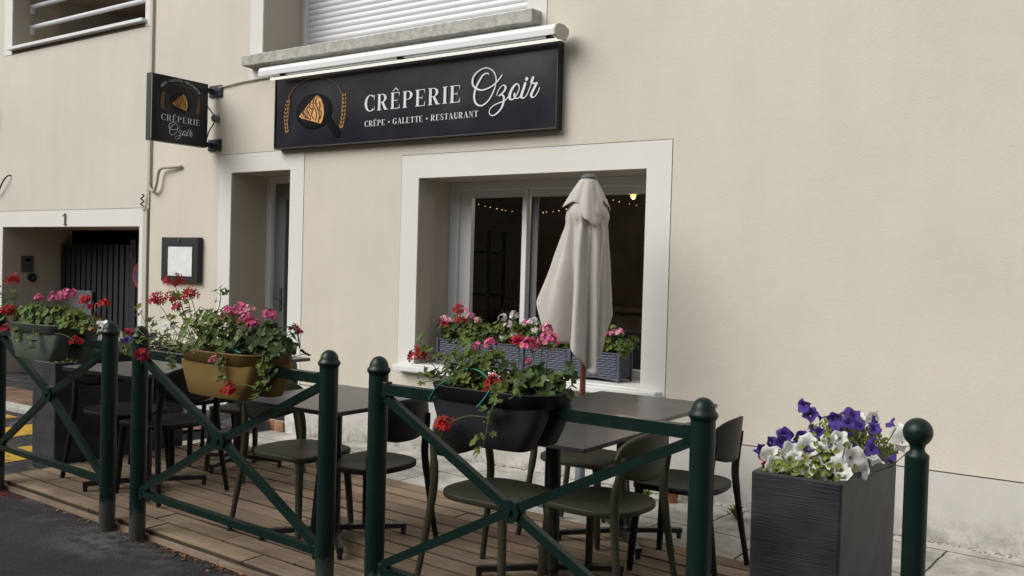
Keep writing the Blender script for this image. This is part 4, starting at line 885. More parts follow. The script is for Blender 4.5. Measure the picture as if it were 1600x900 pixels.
chair('o', -2.045, 3.74, 176, 'olive green chair at front right, its rounded backrest just left of the last tall post')
chair('b', -1.925, 4.38, 184, 'black chair at far right, its backrest showing right of the last tall post')
chair('b', -4.965, 3.47, 183, 'black chair below the left end of the mustard flower box, back to the camera')
chair('b', -5.46, 3.50, 4, 'black chair on the far side of the leftmost table, against the left planter')
chair('b', -5.60, 4.16, 0, 'black chair at the back left table, mostly hidden by another chair')
chair('o', -5.03, 4.17, 178, 'olive green chair under the mustard flower box at the back left table')

# ------------------------------------------------------------------ folded parasol
UX, UY = -2.955, 5.10
pu = thing('parasol', 'folded beige parasol standing in front of the flower window', 'parasol', (UX, UY, 0))
tips = [(-20, .130, 1.02), (0, .165, 1.235), (14, .12, 1.20), (35, .085, 1.15), (65, .13, 1.05), (95, .075, 1.1), (125, .14, 1.1), (150, .10, 1.2), (172, .24, 1.33), (184, .315, 1.285), (198, .27, 1.13), (212, .215, 1.045), (224, .105, 1.03), (238, .175, 1.02), (255, .195, .955), (270, .12, .90), (283, .085, .865), (296, .165, .855), (308, .125, .86), (320, .075, .88), (340, .130, 1.02), (360, .165, 1.235), (374, .12, 1.2)]
def tipat(a):
    while a < 0: a += 360
    while a >= 360: a -= 360
    for i in range(len(tips)-1):
        if tips[i][0] <= a <= tips[i+1][0]:
            p0, p1, p2, p3 = tips[max(i-1, 0)], tips[i], tips[i+1], tips[min(i+2, len(tips)-1)]
            t = (a-p1[0])/(p2[0]-p1[0]); f = lambda k: .5*(2*p1[k]+(p2[k]-p0[k])*t+(2*p0[k]-5*p1[k]+4*p2[k]-p3[k])*t*t+(3*p1[k]-p0[k]-3*p2[k]+p3[k])*t**3)
            return f(1), f(2)
    return tips[1][1:]
def dirw(a):   # 0 = to the right along the street as one faces the window, 90 = toward the wall
    q = rad(a)+yaw; return math.cos(q), math.sin(q)
NA, NR = 216, 54; V = []
for j in range(NR+1):
    t = j/NR
    for i in range(NA):
        a = 360*i/NA; Rt, zt_ = tipat(a); z = 2.075+(zt_-2.075)*t
        s_ = t
        neck = .036+.115*min(1, (2.075-z)/.24) if z > 1.835 else .151
        body = .118+(Rt-.118)*((1.83-z)/max(.05, 1.83-zt_))**1.0 if z < 1.83 else .118
        k = smoothstep(1.93, 1.74, z)
        # gathered by the tie
        R = neck*(1-k)+max(.03, body)*k
        R *= 1-.22*math.exp(-((z-1.80)/.03)**2)*max(0, math.cos(rad(a-300)))**2
        R += (.009*math.sin(rad(a*9+60*t))+.006*math.sin(rad(a*16+140*t))+.010*math.sin(rad(a*5-50+90*t))*math.exp(-((z-1.65)/.2)**2)+.006*mnoise.noise((a*.06, z*5, 2)))*k*(1-.35*t)
        dx, dy = dirw(a); V.append((UX+dx*R, UY+dy*R, z+.004*math.sin(rad(a*7))*t))
fs_ = [(j*NA+i, j*NA+(i+1) % NA, (j+1)*NA+(i+1) % NA, (j+1)*NA+i) for j in range(NR) for i in range(NA)]
cn = part('canopy', MB().add(V, fs_, smooth=True), MT['cloth'], pu)
sdm = cn.modifiers.new('thickness', 'SOLIDIFY'); sdm.thickness = .003
V = []; ctips = [(0, .125, 1.885), (28, .085, 1.97), (62, .115, 1.90), (100, .085, 1.96), (140, .12, 1.90), (165, .09, 1.97), (192, .155, 1.895), (218, .115, 1.93), (238, .10, 1.915), (262, .16, 1.815), (280, .155, 1.775), (300, .125, 1.80), (322, .10, 1.94), (340, .13, 1.90), (360, .125, 1.885), (388, .085, 1.97)]
def ctip(a):
    for i in range(len(ctips)-1):
        if ctips[i][0] <= a <= ctips[i+1][0]:
            t = (a-ctips[i][0])/(ctips[i+1][0]-ctips[i][0]); t = t*t*(3-2*t); return [ctips[i][k]*(1-t)+ctips[i+1][k]*t for k in (1, 2)]
for j in range(13):
    t = j/12
    for i in range(120):
        a = 3*i; Rt, zt_ = ctip(a); z = 2.086+(zt_-2.086)*t; R = .042+(Rt+.012-.042)*t**.85; dx, dy = dirw(a); V.append((UX+dx*R, UY+dy*R, z))
cv_ = part('vent_cap', MB().add(V, [(j*120+i, j*120+(i+1) % 120, (j+1)*120+(i+1) % 120, (j+1)*120+i) for j in range(12) for i in range(120)], smooth=True), MT['cloth'], pu)
sdm = cv_.modifiers.new('thickness', 'SOLIDIFY'); sdm.thickness = .003
part('finial', MB().lathe([(.001, 2.082), (.052, 2.084), (.054, 2.092), (.046, 2.100), (.034, 2.108), (.02, 2.114), (.001, 2.116)], UX, UY, 24), MT['capg'], pu)
part('pole', MB().tube([(UX, UY, .06), (UX, UY, 2.08)], .019, 16), MT['oak'], pu)
V = []
for i in range(60):
    a = 6*i; dx, dy = dirw(a); R = .118
    for dz_ in (-.008, .008): V.append((UX+dx*R, UY+dy*R, 1.828+dz_-.02*math.cos(rad(a-290))))
tie = part('tie', MB().tube([(UX+dirw(a)[0]*(.122-.026*max(0, math.cos(rad(a-300)))**2), UY+dirw(a)[1]*(.122-.026*max(0, math.cos(rad(a-300)))**2), 1.80-.012*math.cos(rad(a-300))) for a in range(235, 366, 8)], .004, 6), MT['cloth'], pu)
zb_ = zp(UX, UY)
part('base', MB().loft([rr(UX, UY, .22, .22, .05, zb_+.005), rr(UX, UY, .225, .225, .05, zb_+.03), rr(UX, UY, .21, .21, .05, zb_+.075)], smooth=False).lathe([(.035, zb_+.07), (.03, zb_+.30), (.024, zb_+.30)], UX, UY, 16), MT['capg'], pu)

# ------------------------------------------------------------------ planters
def planter(label, x0, y0, wx, wy, ztop, zb):
    t = thing('planter', label, 'planter', (x0+wx/2, y0+wy/2, zb), 'tall anthracite planters at the ends of the deck')
    cx, cy = x0+wx/2, y0+wy/2; tk = .028
    o = MB().loft([rr(cx, cy, wx/2-.006, wy/2-.006, .012, zb), rr(cx, cy, wx/2-.004, wy/2-.004, .012, zb+.02), rr(cx, cy, wx/2, wy/2, .012, ztop-.004), rr(cx, cy, wx/2-.004, wy/2-.004, .010, ztop), rr(cx, cy, wx/2-tk, wy/2-tk, .006, ztop), rr(cx, cy, wx/2-tk, wy/2-tk, .006, ztop-.12)], cap1=False, smooth=False)
    part('box', o, MT['planter'], t)
    S = MB(); nx, ny = 14, 36; vs = []
    for j in range(ny+1):
        for i in range(nx+1):
            X = cx-(wx/2-tk+.002)+(wx-2*tk+.004)*i/nx; Y = cy-(wy/2-tk+.002)+(wy-2*tk+.004)*j/ny; vs.append((X, Y, ztop-.06+.018*mnoise.noise((X*22, Y*22, 1))))
    part('soil', S.add(vs, [(j*(nx+1)+i, j*(nx+1)+i+1, (j+1)*(nx+1)+i+1, (j+1)*(nx+1)+i) for j in range(ny) for i in range(nx)], smooth=True), MT['soil'], t)
    return t
planter('tall anthracite planter at right, full of white and purple petunias, beside the ball bollard', -1.212, 3.375, .335, .88, .762, zd(-1.05)+.002)
planter('tall anthracite planter at the left end of the deck behind the leftmost table', -6.345, 3.36, .30, 1.02, .775, zr(-6.2)+.002)

# ------------------------------------------------------------------ boxes on the rail
def rail_box(label, cx, rim, m, h, hx=.305):
    t = thing('flower_box', label, 'flower box', (cx, PY, rim-h), 'flower boxes straddling the barrier rails'); B_ = .056
    def rb(hx_, hy_, z, r=.085, bow=.022):
        return [(x, y-(bow*(1-((x-cx)/hx_)**2) if y < PY else -bow*.4*(1-((x-cx)/hx_)**2)), z) for x, y, z in rr(cx, PY, hx_, hy_, min(r, hy_*.9), z, 8)]
    # extra points along the long sides so that the bow shows
    def dens(ring):
        out = []
        for i, p in enumerate(ring):
            q = ring[(i+1) % len(ring)]; out.append(p); d = math.dist(p, q)
            if d > .2:
                for k in range(1, 10):
                    f = k/10; x = p[0]+(q[0]-p[0])*f; out.append([x, p[1]+(q[1]-p[1])*f, p[2]])
        return out
    def band(hx_, hy_, z, bow=.022):
        base = dens(rr(cx, PY, hx_, hy_, .10, z, 8))
        return [(x, y+(-bow if y < PY else bow*.4)*max(0, 1-((x-cx)/hx_)**2), z) for x, y, z in base]
    o = MB().loft([band(hx-.022, .122, rim-B_), band(hx-.012, .131, rim-B_+.002), band(hx-.003, .137, rim-.006), band(hx, .140, rim-.003), band(hx-.002, .138, rim), band(hx-.008, .132, rim), band(hx-.012, .127, rim-.03)], cap1=False)
    part('tub', o, m, t)
    def lobe(y0, y1, bow):
        cy, hy = (y0+y1)/2, (y1-y0)/2
        def rg(hx_, z, k=1):
            base = dens(rr(cx, cy, hx_, hy*k, hy*.6, z, 6)); sgn = -1 if bow > 0 else 1
            out_side = (lambda y: y < cy) if bow > 0 else (lambda y: y > cy)
            return [(x, y+(-bow*max(0, 1-((x-cx)/hx_)**2) if out_side(y) else 0), z) for x, y, z in base]
        return MB().loft([rg(hx-.10, rim-h, .9), rg(hx-.092, rim-h+.006), rg(hx-.055, rim-h*.62), rg(hx-.030, rim-B_-.012), rg(hx-.028, rim-B_+.001)])
    part('front_pocket', lobe(PY-.128, PY-.029, .018), m, t); part('back_pocket', lobe(PY+.029, PY+.124, -.006), m, t)
    vs = []; nx, ny = 26, 12
    for j in range(ny+1):
        for i in range(nx+1):
            u = -1+2*i/nx; v = -1+2*j/ny; X = cx+u*(hx-.02)*(math.sqrt(1-v*v*.35)); Y = PY+v*.124*(math.sqrt(1-u*u*.4)); vs.append((X, Y, rim-.028+.012*mnoise.noise((X*30, Y*30, 2))))
    part('soil', MB().add(vs, [(j*(nx+1)+i, j*(nx+1)+i+1, (j+1)*(nx+1)+i+1, (j+1)*(nx+1)+i) for j in range(ny) for i in range(nx)], smooth=True), MT['soil'], t)
    return t
fb_g = rail_box('grey-green plastic flower box on the leftmost barrier', -5.235, 1.112, MT['boxgreen'], .205, .295)
fb_m = rail_box('mustard yellow flower box on the middle barrier', -3.605, 1.072, MT['boxmust'], .215, .30)
fb_b = rail_box('black flower box on the right-hand barrier', -2.037, 1.045, MT['boxblack'], .215, .283)
def strap(p, pts): part('tie_strap', MB().tube(smoothed(pts, 5), .0075, 6, sx=.35), MT['strap'], p)
strap(fb_b, [(-2.28, 2.755, .985), (-2.24, 2.76, 1.04), (-2.20, 2.79, 1.065)]); strap(fb_b, [(-2.18, 2.80, 1.10), (-2.10, 2.80, 1.115), (-2.03, 2.79, 1.09), (-1.985, 2.76, 1.05)]); strap(fb_b, [(-1.985, 2.745, 1.05), (-2.00, 2.735, 1.02), (-2.03, 2.73, .985)])
strap(fb_m, [(-3.72, 2.86, 1.13), (-3.66, 2.82, 1.125), (-3.55, 2.80, 1.10), (-3.44, 2.79, 1.075)]); strap(fb_m, [(-3.33, 2.95, 1.19), (-3.30, 2.95, 1.20), (-3.26, 2.96, 1.19), (-3.245, 2.97, 1.10)])
strap(fb_g, [(-5.43, 2.86, 1.165), (-5.37, 2.82, 1.15), (-5.30, 2.80, 1.13), (-5.27, 2.79, 1.11)])
# window boxes with woven look
def window_box(label, x0):
    t = thing('flower_box', label, 'flower box', (x0+.205, 5.95, .702), 'blue-grey woven window boxes'); x1 = x0+.405; y0, y1, z0, z1 = 5.85, 6.045, .725, .915
    w_ = MB()
    for (p, q, ax) in (((x0+.02, y0), (x1-.02, y0), 0), ((x0+.02, y1), (x1-.02, y1), 0), ((x0, y0+.02), (x0, y1-.02), 1), ((x1, y0+.02), (x1, y1-.02), 1)):
        L = math.dist(p, q); n_ = int(L/.030); dxy = ((q[0]-p[0])/L, (q[1]-p[1])/L); nn = (dxy[1], -dxy[0]); sg_ = 1 if (p[0] == x1 or p[1] == y0) else -1
        if ax: nn = (1, 0) if p[0] == x1 else (-1, 0)
        else: nn = (0, -1) if p[1] == y0 else (0, 1)
        for r_ in range(10):
            z = z0+.012+r_*.0178
            for c_ in range(n_*4):
                u0, u1 = L*c_/(n_*4), L*(c_+1)/(n_*4); f = lambda u: .004*math.sin(math.pi*u/(L/n_)+math.pi*(r_ % 2))
                a_ = [(p[0]+dxy[0]*u+nn[0]*(f(u)+d), p[1]+dxy[1]*u+nn[1]*(f(u)+d), zz) for u, zz, d in ((u0, z, -.002), (u1, z, -.002), (u1, z+.008, .002), (u0, z+.008, .002), (u1, z+.0165, -.002), (u0, z+.0165, -.002))]
                w_.add(a_, [(0, 1, 2, 3), (3, 2, 4, 5)], smooth=False)
    part('weave', w_, MT['rattan'], t)
    part('inner_box', MB().box(x0+.008, x1-.008, y0+.008, y1-.008, z0+.004, z1-.05), MT['rattan'], t)
    for x in (x0, x1):
        for y in (y0, y1): part('corner_post', MB().box(x-.010, x+.010, y-.010, y+.010, .7025, z1+.004, bev=.003), MT['rattan'], t)
    rm_ = MB().box(x0+.011, x1-.011, y0-.006, y0+.006, z1-.008, z1).box(x0+.011, x1-.011, y1-.006, y1+.006, z1-.008, z1).box(x0-.006, x0+.006, y0+.011, y1-.011, z1-.008, z1).box(x1-.006, x1+.006, y0+.011, y1-.011, z1-.008, z1)
    for k in range(2):
        za = z0+.004 if k == 0 else z0
    # arched bottom rail
    for yy in (y0, y1):
        P = [(x0+.011+(x1-x0-.022)*i/16) for i in range(17)]
        rm_.loft([[(x, yy-.005, z0+.012), (x, yy+.005, z0+.012), (x, yy+.005, .712+.014*math.sin(math.pi*i/16)), (x, yy-.005, .712+.014*math.sin(math.pi*i/16))] for i, x in enumerate(P)], smooth=False)
    part('rim', rm_, MT['rattan'], t)
    part('soil', MB().box(x0+.010, x1-.010, y0+.010, y1-.010, z1-.049, z1-.035), MT['soil'], t)
    return t
window_box('blue-grey woven flower box at the left end of the window sill', -4.765)
window_box('blue-grey woven flower box second from the left on the window sill', -4.345)
window_box('blue-grey woven flower box half behind the parasol cloth, third along the sill', -3.925)
window_box('blue-grey woven flower box at the right end of the window sill', -3.505)

# ------------------------------------------------------------------ plants
def frame_to(nrm):
    n_ = Vector(nrm).normalized(); a = n_.orthogonal().normalized(); return a, n_.cross(a), n_
def leaf(mb, p, nrm, r, rg, kind='ger', tone=None):
    p = Vector(p); a, b, n_ = frame_to(nrm); q = rg.uniform(0, 6.28); a, b = a*math.cos(q)+b*math.sin(q), -a*math.sin(q)+b*math.cos(q)
    k = rg.uniform(.45, 1.3); tn = tone or (k*rg.uniform(.8, 1.25), k, k*rg.uniform(.7, 1.1)); V = [p+n_*(-.18*r)]
    N = 15 if kind == 'ger' else 21 if kind == 'ivy' else 8
    for i in range(N):
        t = i/(N-1); ang = rad(-155+310*t)
        if kind == 'ger': rr_ = r*(.88+.13*math.cos(ang*5.8))
        elif kind == 'ivy': rr_ = r*(.60+.48*abs(math.cos(ang*2.5))**.8)
        else: rr_ = r*(.35+.75*abs(math.cos(ang/2)))
        V.append(p+a*(rr_*math.cos(ang))+b*(rr_*math.sin(ang)*(1 if kind != 'oval' else .6))+n_*(.10*r*math.sin(ang*3+q)+.08*r))
    mb.add(V, [(0, i, i+1) for i in range(1, N)], tn, smooth=False)
def petal(mb, c, d, nrm, L, W, tone):
    c, d, nrm = Vector(c), Vector(d).normalized(), Vector(nrm).normalized(); s_ = d.cross(nrm)
    V = [c, c+d*L*.45+s_*W*.42+nrm*L*.06, c+d*L*.85+s_*W*.40+nrm*L*.10, c+d*L+nrm*L*.04, c+d*L*.85-s_*W*.40+nrm*L*.10, c+d*L*.45-s_*W*.42+nrm*L*.06]
    mb.add(V, [(0, 1, 2, 3), (0, 3, 4, 5)], tone)
def bloom(p, R, m, parent, rg, spidery=False, n=None, name='flower_head'):
    mb = MB(); p = Vector(p); n = n or int((17 if spidery else 30)*(R/.045)**1.4)+4
    for k in range(n):
        th = rg.uniform(0, 6.28); cz = rg.uniform(-.35, 1); sx = math.sqrt(max(0, 1-cz*cz)); d = Vector((sx*math.cos(th), sx*math.sin(th), cz*.8)).normalized()
        c = p+d*R*rg.uniform(.62, 1.0)*Vector((1, 1, .8)).length/1.62; a, b, n_ = frame_to(d+Vector((rg.uniform(-.4, .4), rg.uniform(-.6, .2), rg.uniform(-.2, .4))))
        q0 = rg.uniform(0, 6.28); kk = rg.uniform(.6, 1.25); tn = (kk, kk*rg.uniform(.5, 1.6), kk*rg.uniform(.7, 1.3))
        if m in (MT['white'], MT['pale']): kk = rg.uniform(.75, 1.1); tn = (kk, kk*(rg.uniform(.9, 1) if m is MT['white'] else rg.choice((.5, 1, 1.1, 1.3))), kk)
        for i in range(5):
            q = q0+2*math.pi*i/5+rg.uniform(-.2, .2)
            petal(mb, c, a*math.cos(q)+b*math.sin(q)+n_*rg.uniform(-.05, .35), n_, (.020 if spidery else .0125)*rg.uniform(.8, 1.15)*(R/.045)**.35, (.0095 if spidery else .0125), tn)
    return part(name, mb, m, parent)
def plant(name, label, cat, foot, m_leaf, seed, group=None):
    t = thing(name, label, cat, foot, group); return t, random.Random(seed)
def geranium(label, foot, spread, blooms, vines, seed, nleaf=150, r=(.020, .034), kind='ger', lm='leaf', group='geraniums in the rail boxes', cat='geranium', tall=.12, buds=0):
    """spread=(hx,hy): footprint of the leafy mound; blooms=[(pos, R, material key, spidery)]; vines=[[pts]]"""
    t, rg = plant('geranium', label, cat, foot, lm, seed, group); F = MB(); S = MB(); fx, fy, fz = foot; hx, hy = spread
    for k in range(nleaf):
        u, v = rg.gauss(0, .5), rg.gauss(0, .5); u, v = max(-1, min(1, u)), max(-1, min(1, v))
        x = fx+u*hx; y = fy+v*hy; h = tall*(1-.6*(u*u+v*v)/1.6)*rg.uniform(.15, 1.0)
        leaf(F, (x, y, fz+h), (u*.7+rg.uniform(-.5, .5), v*.8-.25+rg.uniform(-.6, .4), rg.uniform(.35, 1)), rg.uniform(*r), rg, kind)
        if k % 3 == 0: S.tube([(fx+u*hx*.5, fy+v*hy*.5, fz-.01), (x, y, fz+h-.004)], .0016, 4)
    for vn in vines:
        P = smoothed(vn, 5); S.tube(P, [.0028-.0014*i/len(P) for i in range(len(P))], 5)
        for i in range(2, len(P)):
            if rg.random() < .62:
                o = Vector((rg.uniform(-.03, .03), rg.uniform(-.03, .02), rg.uniform(-.02, .03))); q = P[i]+o
                S.tube([P[i], q], .0012, 4); leaf(F, q, (rg.uniform(-.5, .5), rg.uniform(-1, .1), rg.uniform(.2, 1)), rg.uniform(r[0]*.7, r[1]*.85), rg, 'ivy' if kind == 'ivy' else kind)
    for bl in blooms:
        p, R, mk_, sp = bl[:4]; st = bl[4] if len(bl) > 4 else (fx+(p[0]-fx)*.55, fy+(p[1]-fy)*.4, fz)
        st = Vector(st); pv_ = Vector(p); mid = (st+pv_)/2+Vector((rg.uniform(-.012, .012), rg.uniform(-.01, .01), .02))
        S.tube(smoothed([st, mid, pv_], 4), .0019, 5)
        b_ = bloom(p, R*(.9 if sp else .86), MT[mk_], t, rg, sp)
        for k in range(4): S.tube([pv_-Vector((0, 0, .012)), pv_+Vector((rg.uniform(-R, R), rg.uniform(-R, R), rg.uniform(-R*1.2, 0)))*.8], .0012, 4)
    part('foliage', F, MT[lm], t); part('stems', S, MT['stem'], t)
    return t
f = .045
# black box (right)
geranium('trailing red geranium at the left of the black flower box', (-2.14, 2.88, 1.025), (.19, .13), [
    ((-2.44, 2.86, 1.135), .042, 'red', True, (-2.30, 2.87, 1.03)), ((-1.995, 2.79, 1.075), .036, 'red', True), ((-2.155, 2.70, .905), .042, 'red', True, (-1.97, 2.74, .95)), ((-2.035, 2.79, 1.035), .022, 'red', False)],
    [[(-2.2, 2.88, 1.04), (-2.30, 2.86, 1.12), (-2.38, 2.86, 1.17), (-2.44, 2.86, 1.19)], [(-2.2, 2.88, 1.04), (-2.28, 2.83, 1.05), (-2.36, 2.82, 1.04)], [(-1.97, 2.80, 1.04), (-1.95, 2.73, 1.01), (-1.96, 2.71, .95), (-1.97, 2.705, .88), (-1.975, 2.70, .85)], [(-1.93, 2.80, 1.04), (-1.86, 2.74, 1.07), (-1.83, 2.72, 1.04)], [(-2.15, 2.86, 1.05), (-2.2, 2.80, 1.16), (-2.16, 2.80, 1.22)], [(-2.1, 2.86, 1.05), (-2.05, 2.84, 1.16), (-2.0, 2.84, 1.19)]], 3, 150, (.018, .030), 'ivy', tall=.17)
geranium('pink geranium on tall bare stems at the right of the black flower box', (-1.88, 2.90, 1.025), (.13, .09), [
    ((-1.90, 2.88, 1.215), f, 'pink', False), ((-1.83, 2.90, 1.235), .047, 'pink', False), ((-1.955, 2.87, 1.225), .036, 'crimson', False), ((-1.86, 2.93, 1.275), .032, 'pale', False), ((-1.90, 2.86, 1.155), .019, 'pink', False), ((-2.10, 2.90, 1.205), .032, 'pink', False), ((-2.16, 2.89, 1.19), .024, 'pink', False)],
    [[(-1.80, 2.9, 1.03), (-1.76, 2.88, 1.09), (-1.75, 2.88, 1.12)]], 4, 46, (.028, .042), 'ger', 'leafd', tall=.11)
# mustard box (middle)
geranium('sprawling red geranium with long stems at the left of the mustard flower box', (-3.73, 2.88, 1.055), (.22, .13), [
    ((-4.03, 2.84, 1.390), .052, 'red', True), ((-4.165, 2.84, 1.285), .048, 'red', True), ((-4.06, 2.86, 1.305), .042, 'red', True), ((-3.92, 2.86, 1.325), .048, 'red', True), ((-4.01, 2.85, 1.255), .028, 'crimson', True), ((-4.225, 2.80, 1.0), .046, 'crimson', True, (-3.95, 2.82, 1.06)), ((-3.41, 2.70, .915), .042, 'red', False, (-3.28, 2.74, .935)), ((-3.555, 2.73, 1.035), .022, 'pink', True), ((-4.43, 2.86, 1.105), .028, 'crimson', True, (-4.3, 2.86, 1.1))],
    [[(-3.8, 2.88, 1.06), (-3.92, 2.86, 1.18), (-3.98, 2.85, 1.27), (-4.0, 2.85, 1.34)], [(-3.8, 2.88, 1.06), (-3.90, 2.86, 1.2), (-3.93, 2.86, 1.29)], [(-3.85, 2.88, 1.08), (-4.0, 2.86, 1.12), (-4.12, 2.85, 1.11), (-4.25, 2.85, 1.15), (-4.32, 2.85, 1.22)], [(-3.9, 2.88, 1.07), (-4.05, 2.84, 1.05), (-4.2, 2.84, 1.09), (-4.33, 2.84, 1.07), (-4.45, 2.84, 1.10)],
     [(-3.7, 2.88, 1.08), (-3.73, 2.87, 1.2), (-3.70, 2.87, 1.30), (-3.70, 2.87, 1.36)], [(-3.8, 2.88, 1.06), (-3.98, 2.84, 1.16), (-4.08, 2.84, 1.20)], [(-3.55, 2.80, 1.08), (-3.50, 2.73, 1.05), (-3.50, 2.72, .98), (-3.45, 2.71, .95)], [(-3.3, 2.8, 1.08), (-3.26, 2.76, 1.02), (-3.24, 2.76, .95), (-3.28, 2.75, .89), (-3.33, 2.75, .88)], [(-3.92, 2.84, 1.06), (-3.98, 2.80, 1.02), (-3.97, 2.80, .97)], [(-3.8, 2.88, 1.1), (-3.86, 2.84, 1.2), (-3.84, 2.86, 1.27)]], 5, 175, (.017, .029), 'ivy', tall=.22)
geranium('dense pink geranium at the right of the mustard flower box', (-3.42, 2.90, 1.055), (.20, .11), [
    ((-3.63, 2.87, 1.245), .046, 'pink', False), ((-3.56, 2.88, 1.265), .044, 'pink', False), ((-3.50, 2.86, 1.225), .048, 'pink', False), ((-3.44, 2.86, 1.195), .044, 'pink', False), ((-3.52, 2.90, 1.265), .034, 'pale', False), ((-3.385, 2.90, 1.250), .040, 'pink', False), ((-3.29, 2.97, 1.195), .026, 'crimson', False), ((-3.26, 2.97, 1.175), .022, 'crimson', False), ((-3.66, 2.85, 1.205), .032, 'crimson', False)],
    [[(-3.35, 2.88, 1.07), (-3.27, 2.85, 1.11), (-3.24, 2.83, 1.10)], [(-3.34, 2.86, 1.07), (-3.28, 2.80, 1.07), (-3.25, 2.78, 1.0), (-3.21, 2.79, .985)]], 6, 150, (.022, .038), 'ger', 'leafd', tall=.15)
# green box (left)
geranium('red geranium on long stems over the left post and the grey-green flower box', (-5.42, 2.88, 1.09), (.20, .12), [
    ((-5.60, 2.84, 1.345), .046, 'red', True), ((-5.535, 2.78, 1.165), .055, 'red', False), ((-5.64, 2.82, 1.045), .036, 'crimson', True), ((-4.845, 2.86, 1.255), .044, 'red', False, (-4.95, 2.88, 1.1)), ((-4.80, 2.86, 1.225), .022, 'crimson', False, (-4.95, 2.88, 1.1)), ((-4.635, 2.84, 1.250), .038, 'red', False, (-4.85, 2.86, 1.1)), ((-4.835, 2.80, 1.035), .036, 'red', True, (-5.08, 2.76, 1.06)), ((-5.78, 2.84, 1.30), .02, 'crimson', True)],
    [[(-5.5, 2.88, 1.1), (-5.6, 2.86, 1.18), (-5.58, 2.86, 1.26)], [(-5.5, 2.88, 1.1), (-5.65, 2.86, 1.16), (-5.75, 2.86, 1.18), (-5.85, 2.86, 1.2)], [(-5.5, 2.88, 1.1), (-5.68, 2.85, 1.22), (-5.78, 2.85, 1.24)], [(-5.2, 2.76, 1.1), (-5.15, 2.73, 1.05), (-5.14, 2.72, 1.0), (-5.10, 2.72, .98)], [(-5.35, 2.78, 1.1), (-5.36, 2.73, 1.05), (-5.32, 2.72, 1.0)]], 7, 110, (.019, .030), 'ivy', tall=.12)
geranium('pink geranium in the middle of the grey-green flower box', (-5.10, 2.89, 1.09), (.21, .11), [
    ((-5.33, 2.86, 1.255), .034, 'pink', False), ((-5.18, 2.87, 1.255), .046, 'pink', False), ((-5.10, 2.87, 1.262), .040, 'pink', False), ((-5.03, 2.87, 1.280), .052, 'pink', False)],
    [[(-4.98, 2.86, 1.1), (-4.88, 2.84, 1.13), (-4.82, 2.84, 1.11)]], 8, 170, (.020, .033), 'ger', 'leaf', tall=.12)
dr_ = thing('geranium', 'geranium with withered tan blooms at the right end of the grey-green flower box', 'geranium', (-4.92, 2.90, 1.09), 'geraniums in the rail boxes')
rg0 = random.Random(2); sd_ = MB()
for p in ((-4.90, 2.86, 1.115), (-4.95, 2.85, 1.110), (-4.71, 2.84, 1.16), (-4.76, 2.84, 1.10)):
    bloom(p, .026, MT['dry'], dr_, rg0, False, 8); sd_.tube(smoothed([(-4.93, 2.88, 1.08), ((p[0]-4.9)/2, p[1]+.02, p[2]), p], 4), .002, 5)
sd_.tube(smoothed([(-4.9, 2.88, 1.09), (-4.80, 2.86, 1.12), (-4.74, 2.85, 1.19), (-4.73, 2.85, 1.245), (-4.64, 2.85, 1.24)], 5), .0026, 5).tube([(-4.97, 2.86, 1.08), (-4.955, 2.86, 1.21)], .003, 5)
part('stems', sd_, mat('dry_stem', (.27, .24, .16), .8), dr_)
# window boxes
WY = 5.94
wl_ = [
 ('red geranium at the left end of the window sill', -4.60, [((-4.575, 5.88, 1.15), .065, 'red', True), ((-4.68, 5.85, 1.03), .05, 'red', True), ((-4.53, 5.86, 1.075), .045, 'red', True)], 20),
 ('pale pink geranium with deep red eyes beside the red one on the sill', -4.47, [((-4.70, 5.86, 1.075), .045, 'pale', False), ((-4.64, 5.86, 1.06), .045, 'pale', False), ((-4.45, 5.86, 1.11), .045, 'pale', False), ((-4.37, 5.86, 1.08), .035, 'pale', False), ((-4.50, 5.88, 1.15), .035, 'pale', False)], 21),
 ('white flowered trailing plant in the middle of the window sill', -4.10, [((-4.14, 5.87, 1.11), .040, 'white', True), ((-4.08, 5.87, 1.06), .036, 'white', True), ((-4.02, 5.86, .99), .036, 'white', True), ((-4.04, 5.88, 1.13), .045, 'white', True), ((-4.13, 5.84, .95), .022, 'white', True)], 22),
 ('pink and white geranium just left of the parasol on the window sill', -3.87, [((-3.91, 5.86, 1.085), .036, 'pale', False), ((-3.84, 5.86, 1.10), .042, 'white', True), ((-3.83, 5.85, 1.03), .036, 'white', True)], 23),
 ('leafy green geranium behind the parasol cloth on the window sill', -3.60, [((-3.52, 5.90, 1.05), .03, 'pale', False)], 24),
 ('pale pink geranium at the right end of the window sill', -3.25, [((-3.262, 5.86, 1.085), .042, 'pale', False), ((-3.15, 5.87, 1.055), .042, 'pale', False), ((-3.11, 5.87, 1.065), .036, 'pale', False), ((-3.19, 5.86, 1.04), .03, 'pink', False), ((-3.25, 5.85, .99), .036, 'dry', False)], 25)]
for lab, x, bl, sd2 in wl_:
    geranium(lab, (x, WY, .885), (.23, .09), bl, [[(x-.1, 5.9, .92), (x-.14, 5.86, 1.02), (x-.16, 5.85, 1.07)], [(x+.1, 5.9, .92), (x+.15, 5.85, .96), (x+.17, 5.84, .90)]], sd2, 210, (.018, .032), 'ger', 'leaf', 'geraniums on the window sill', tall=.22)
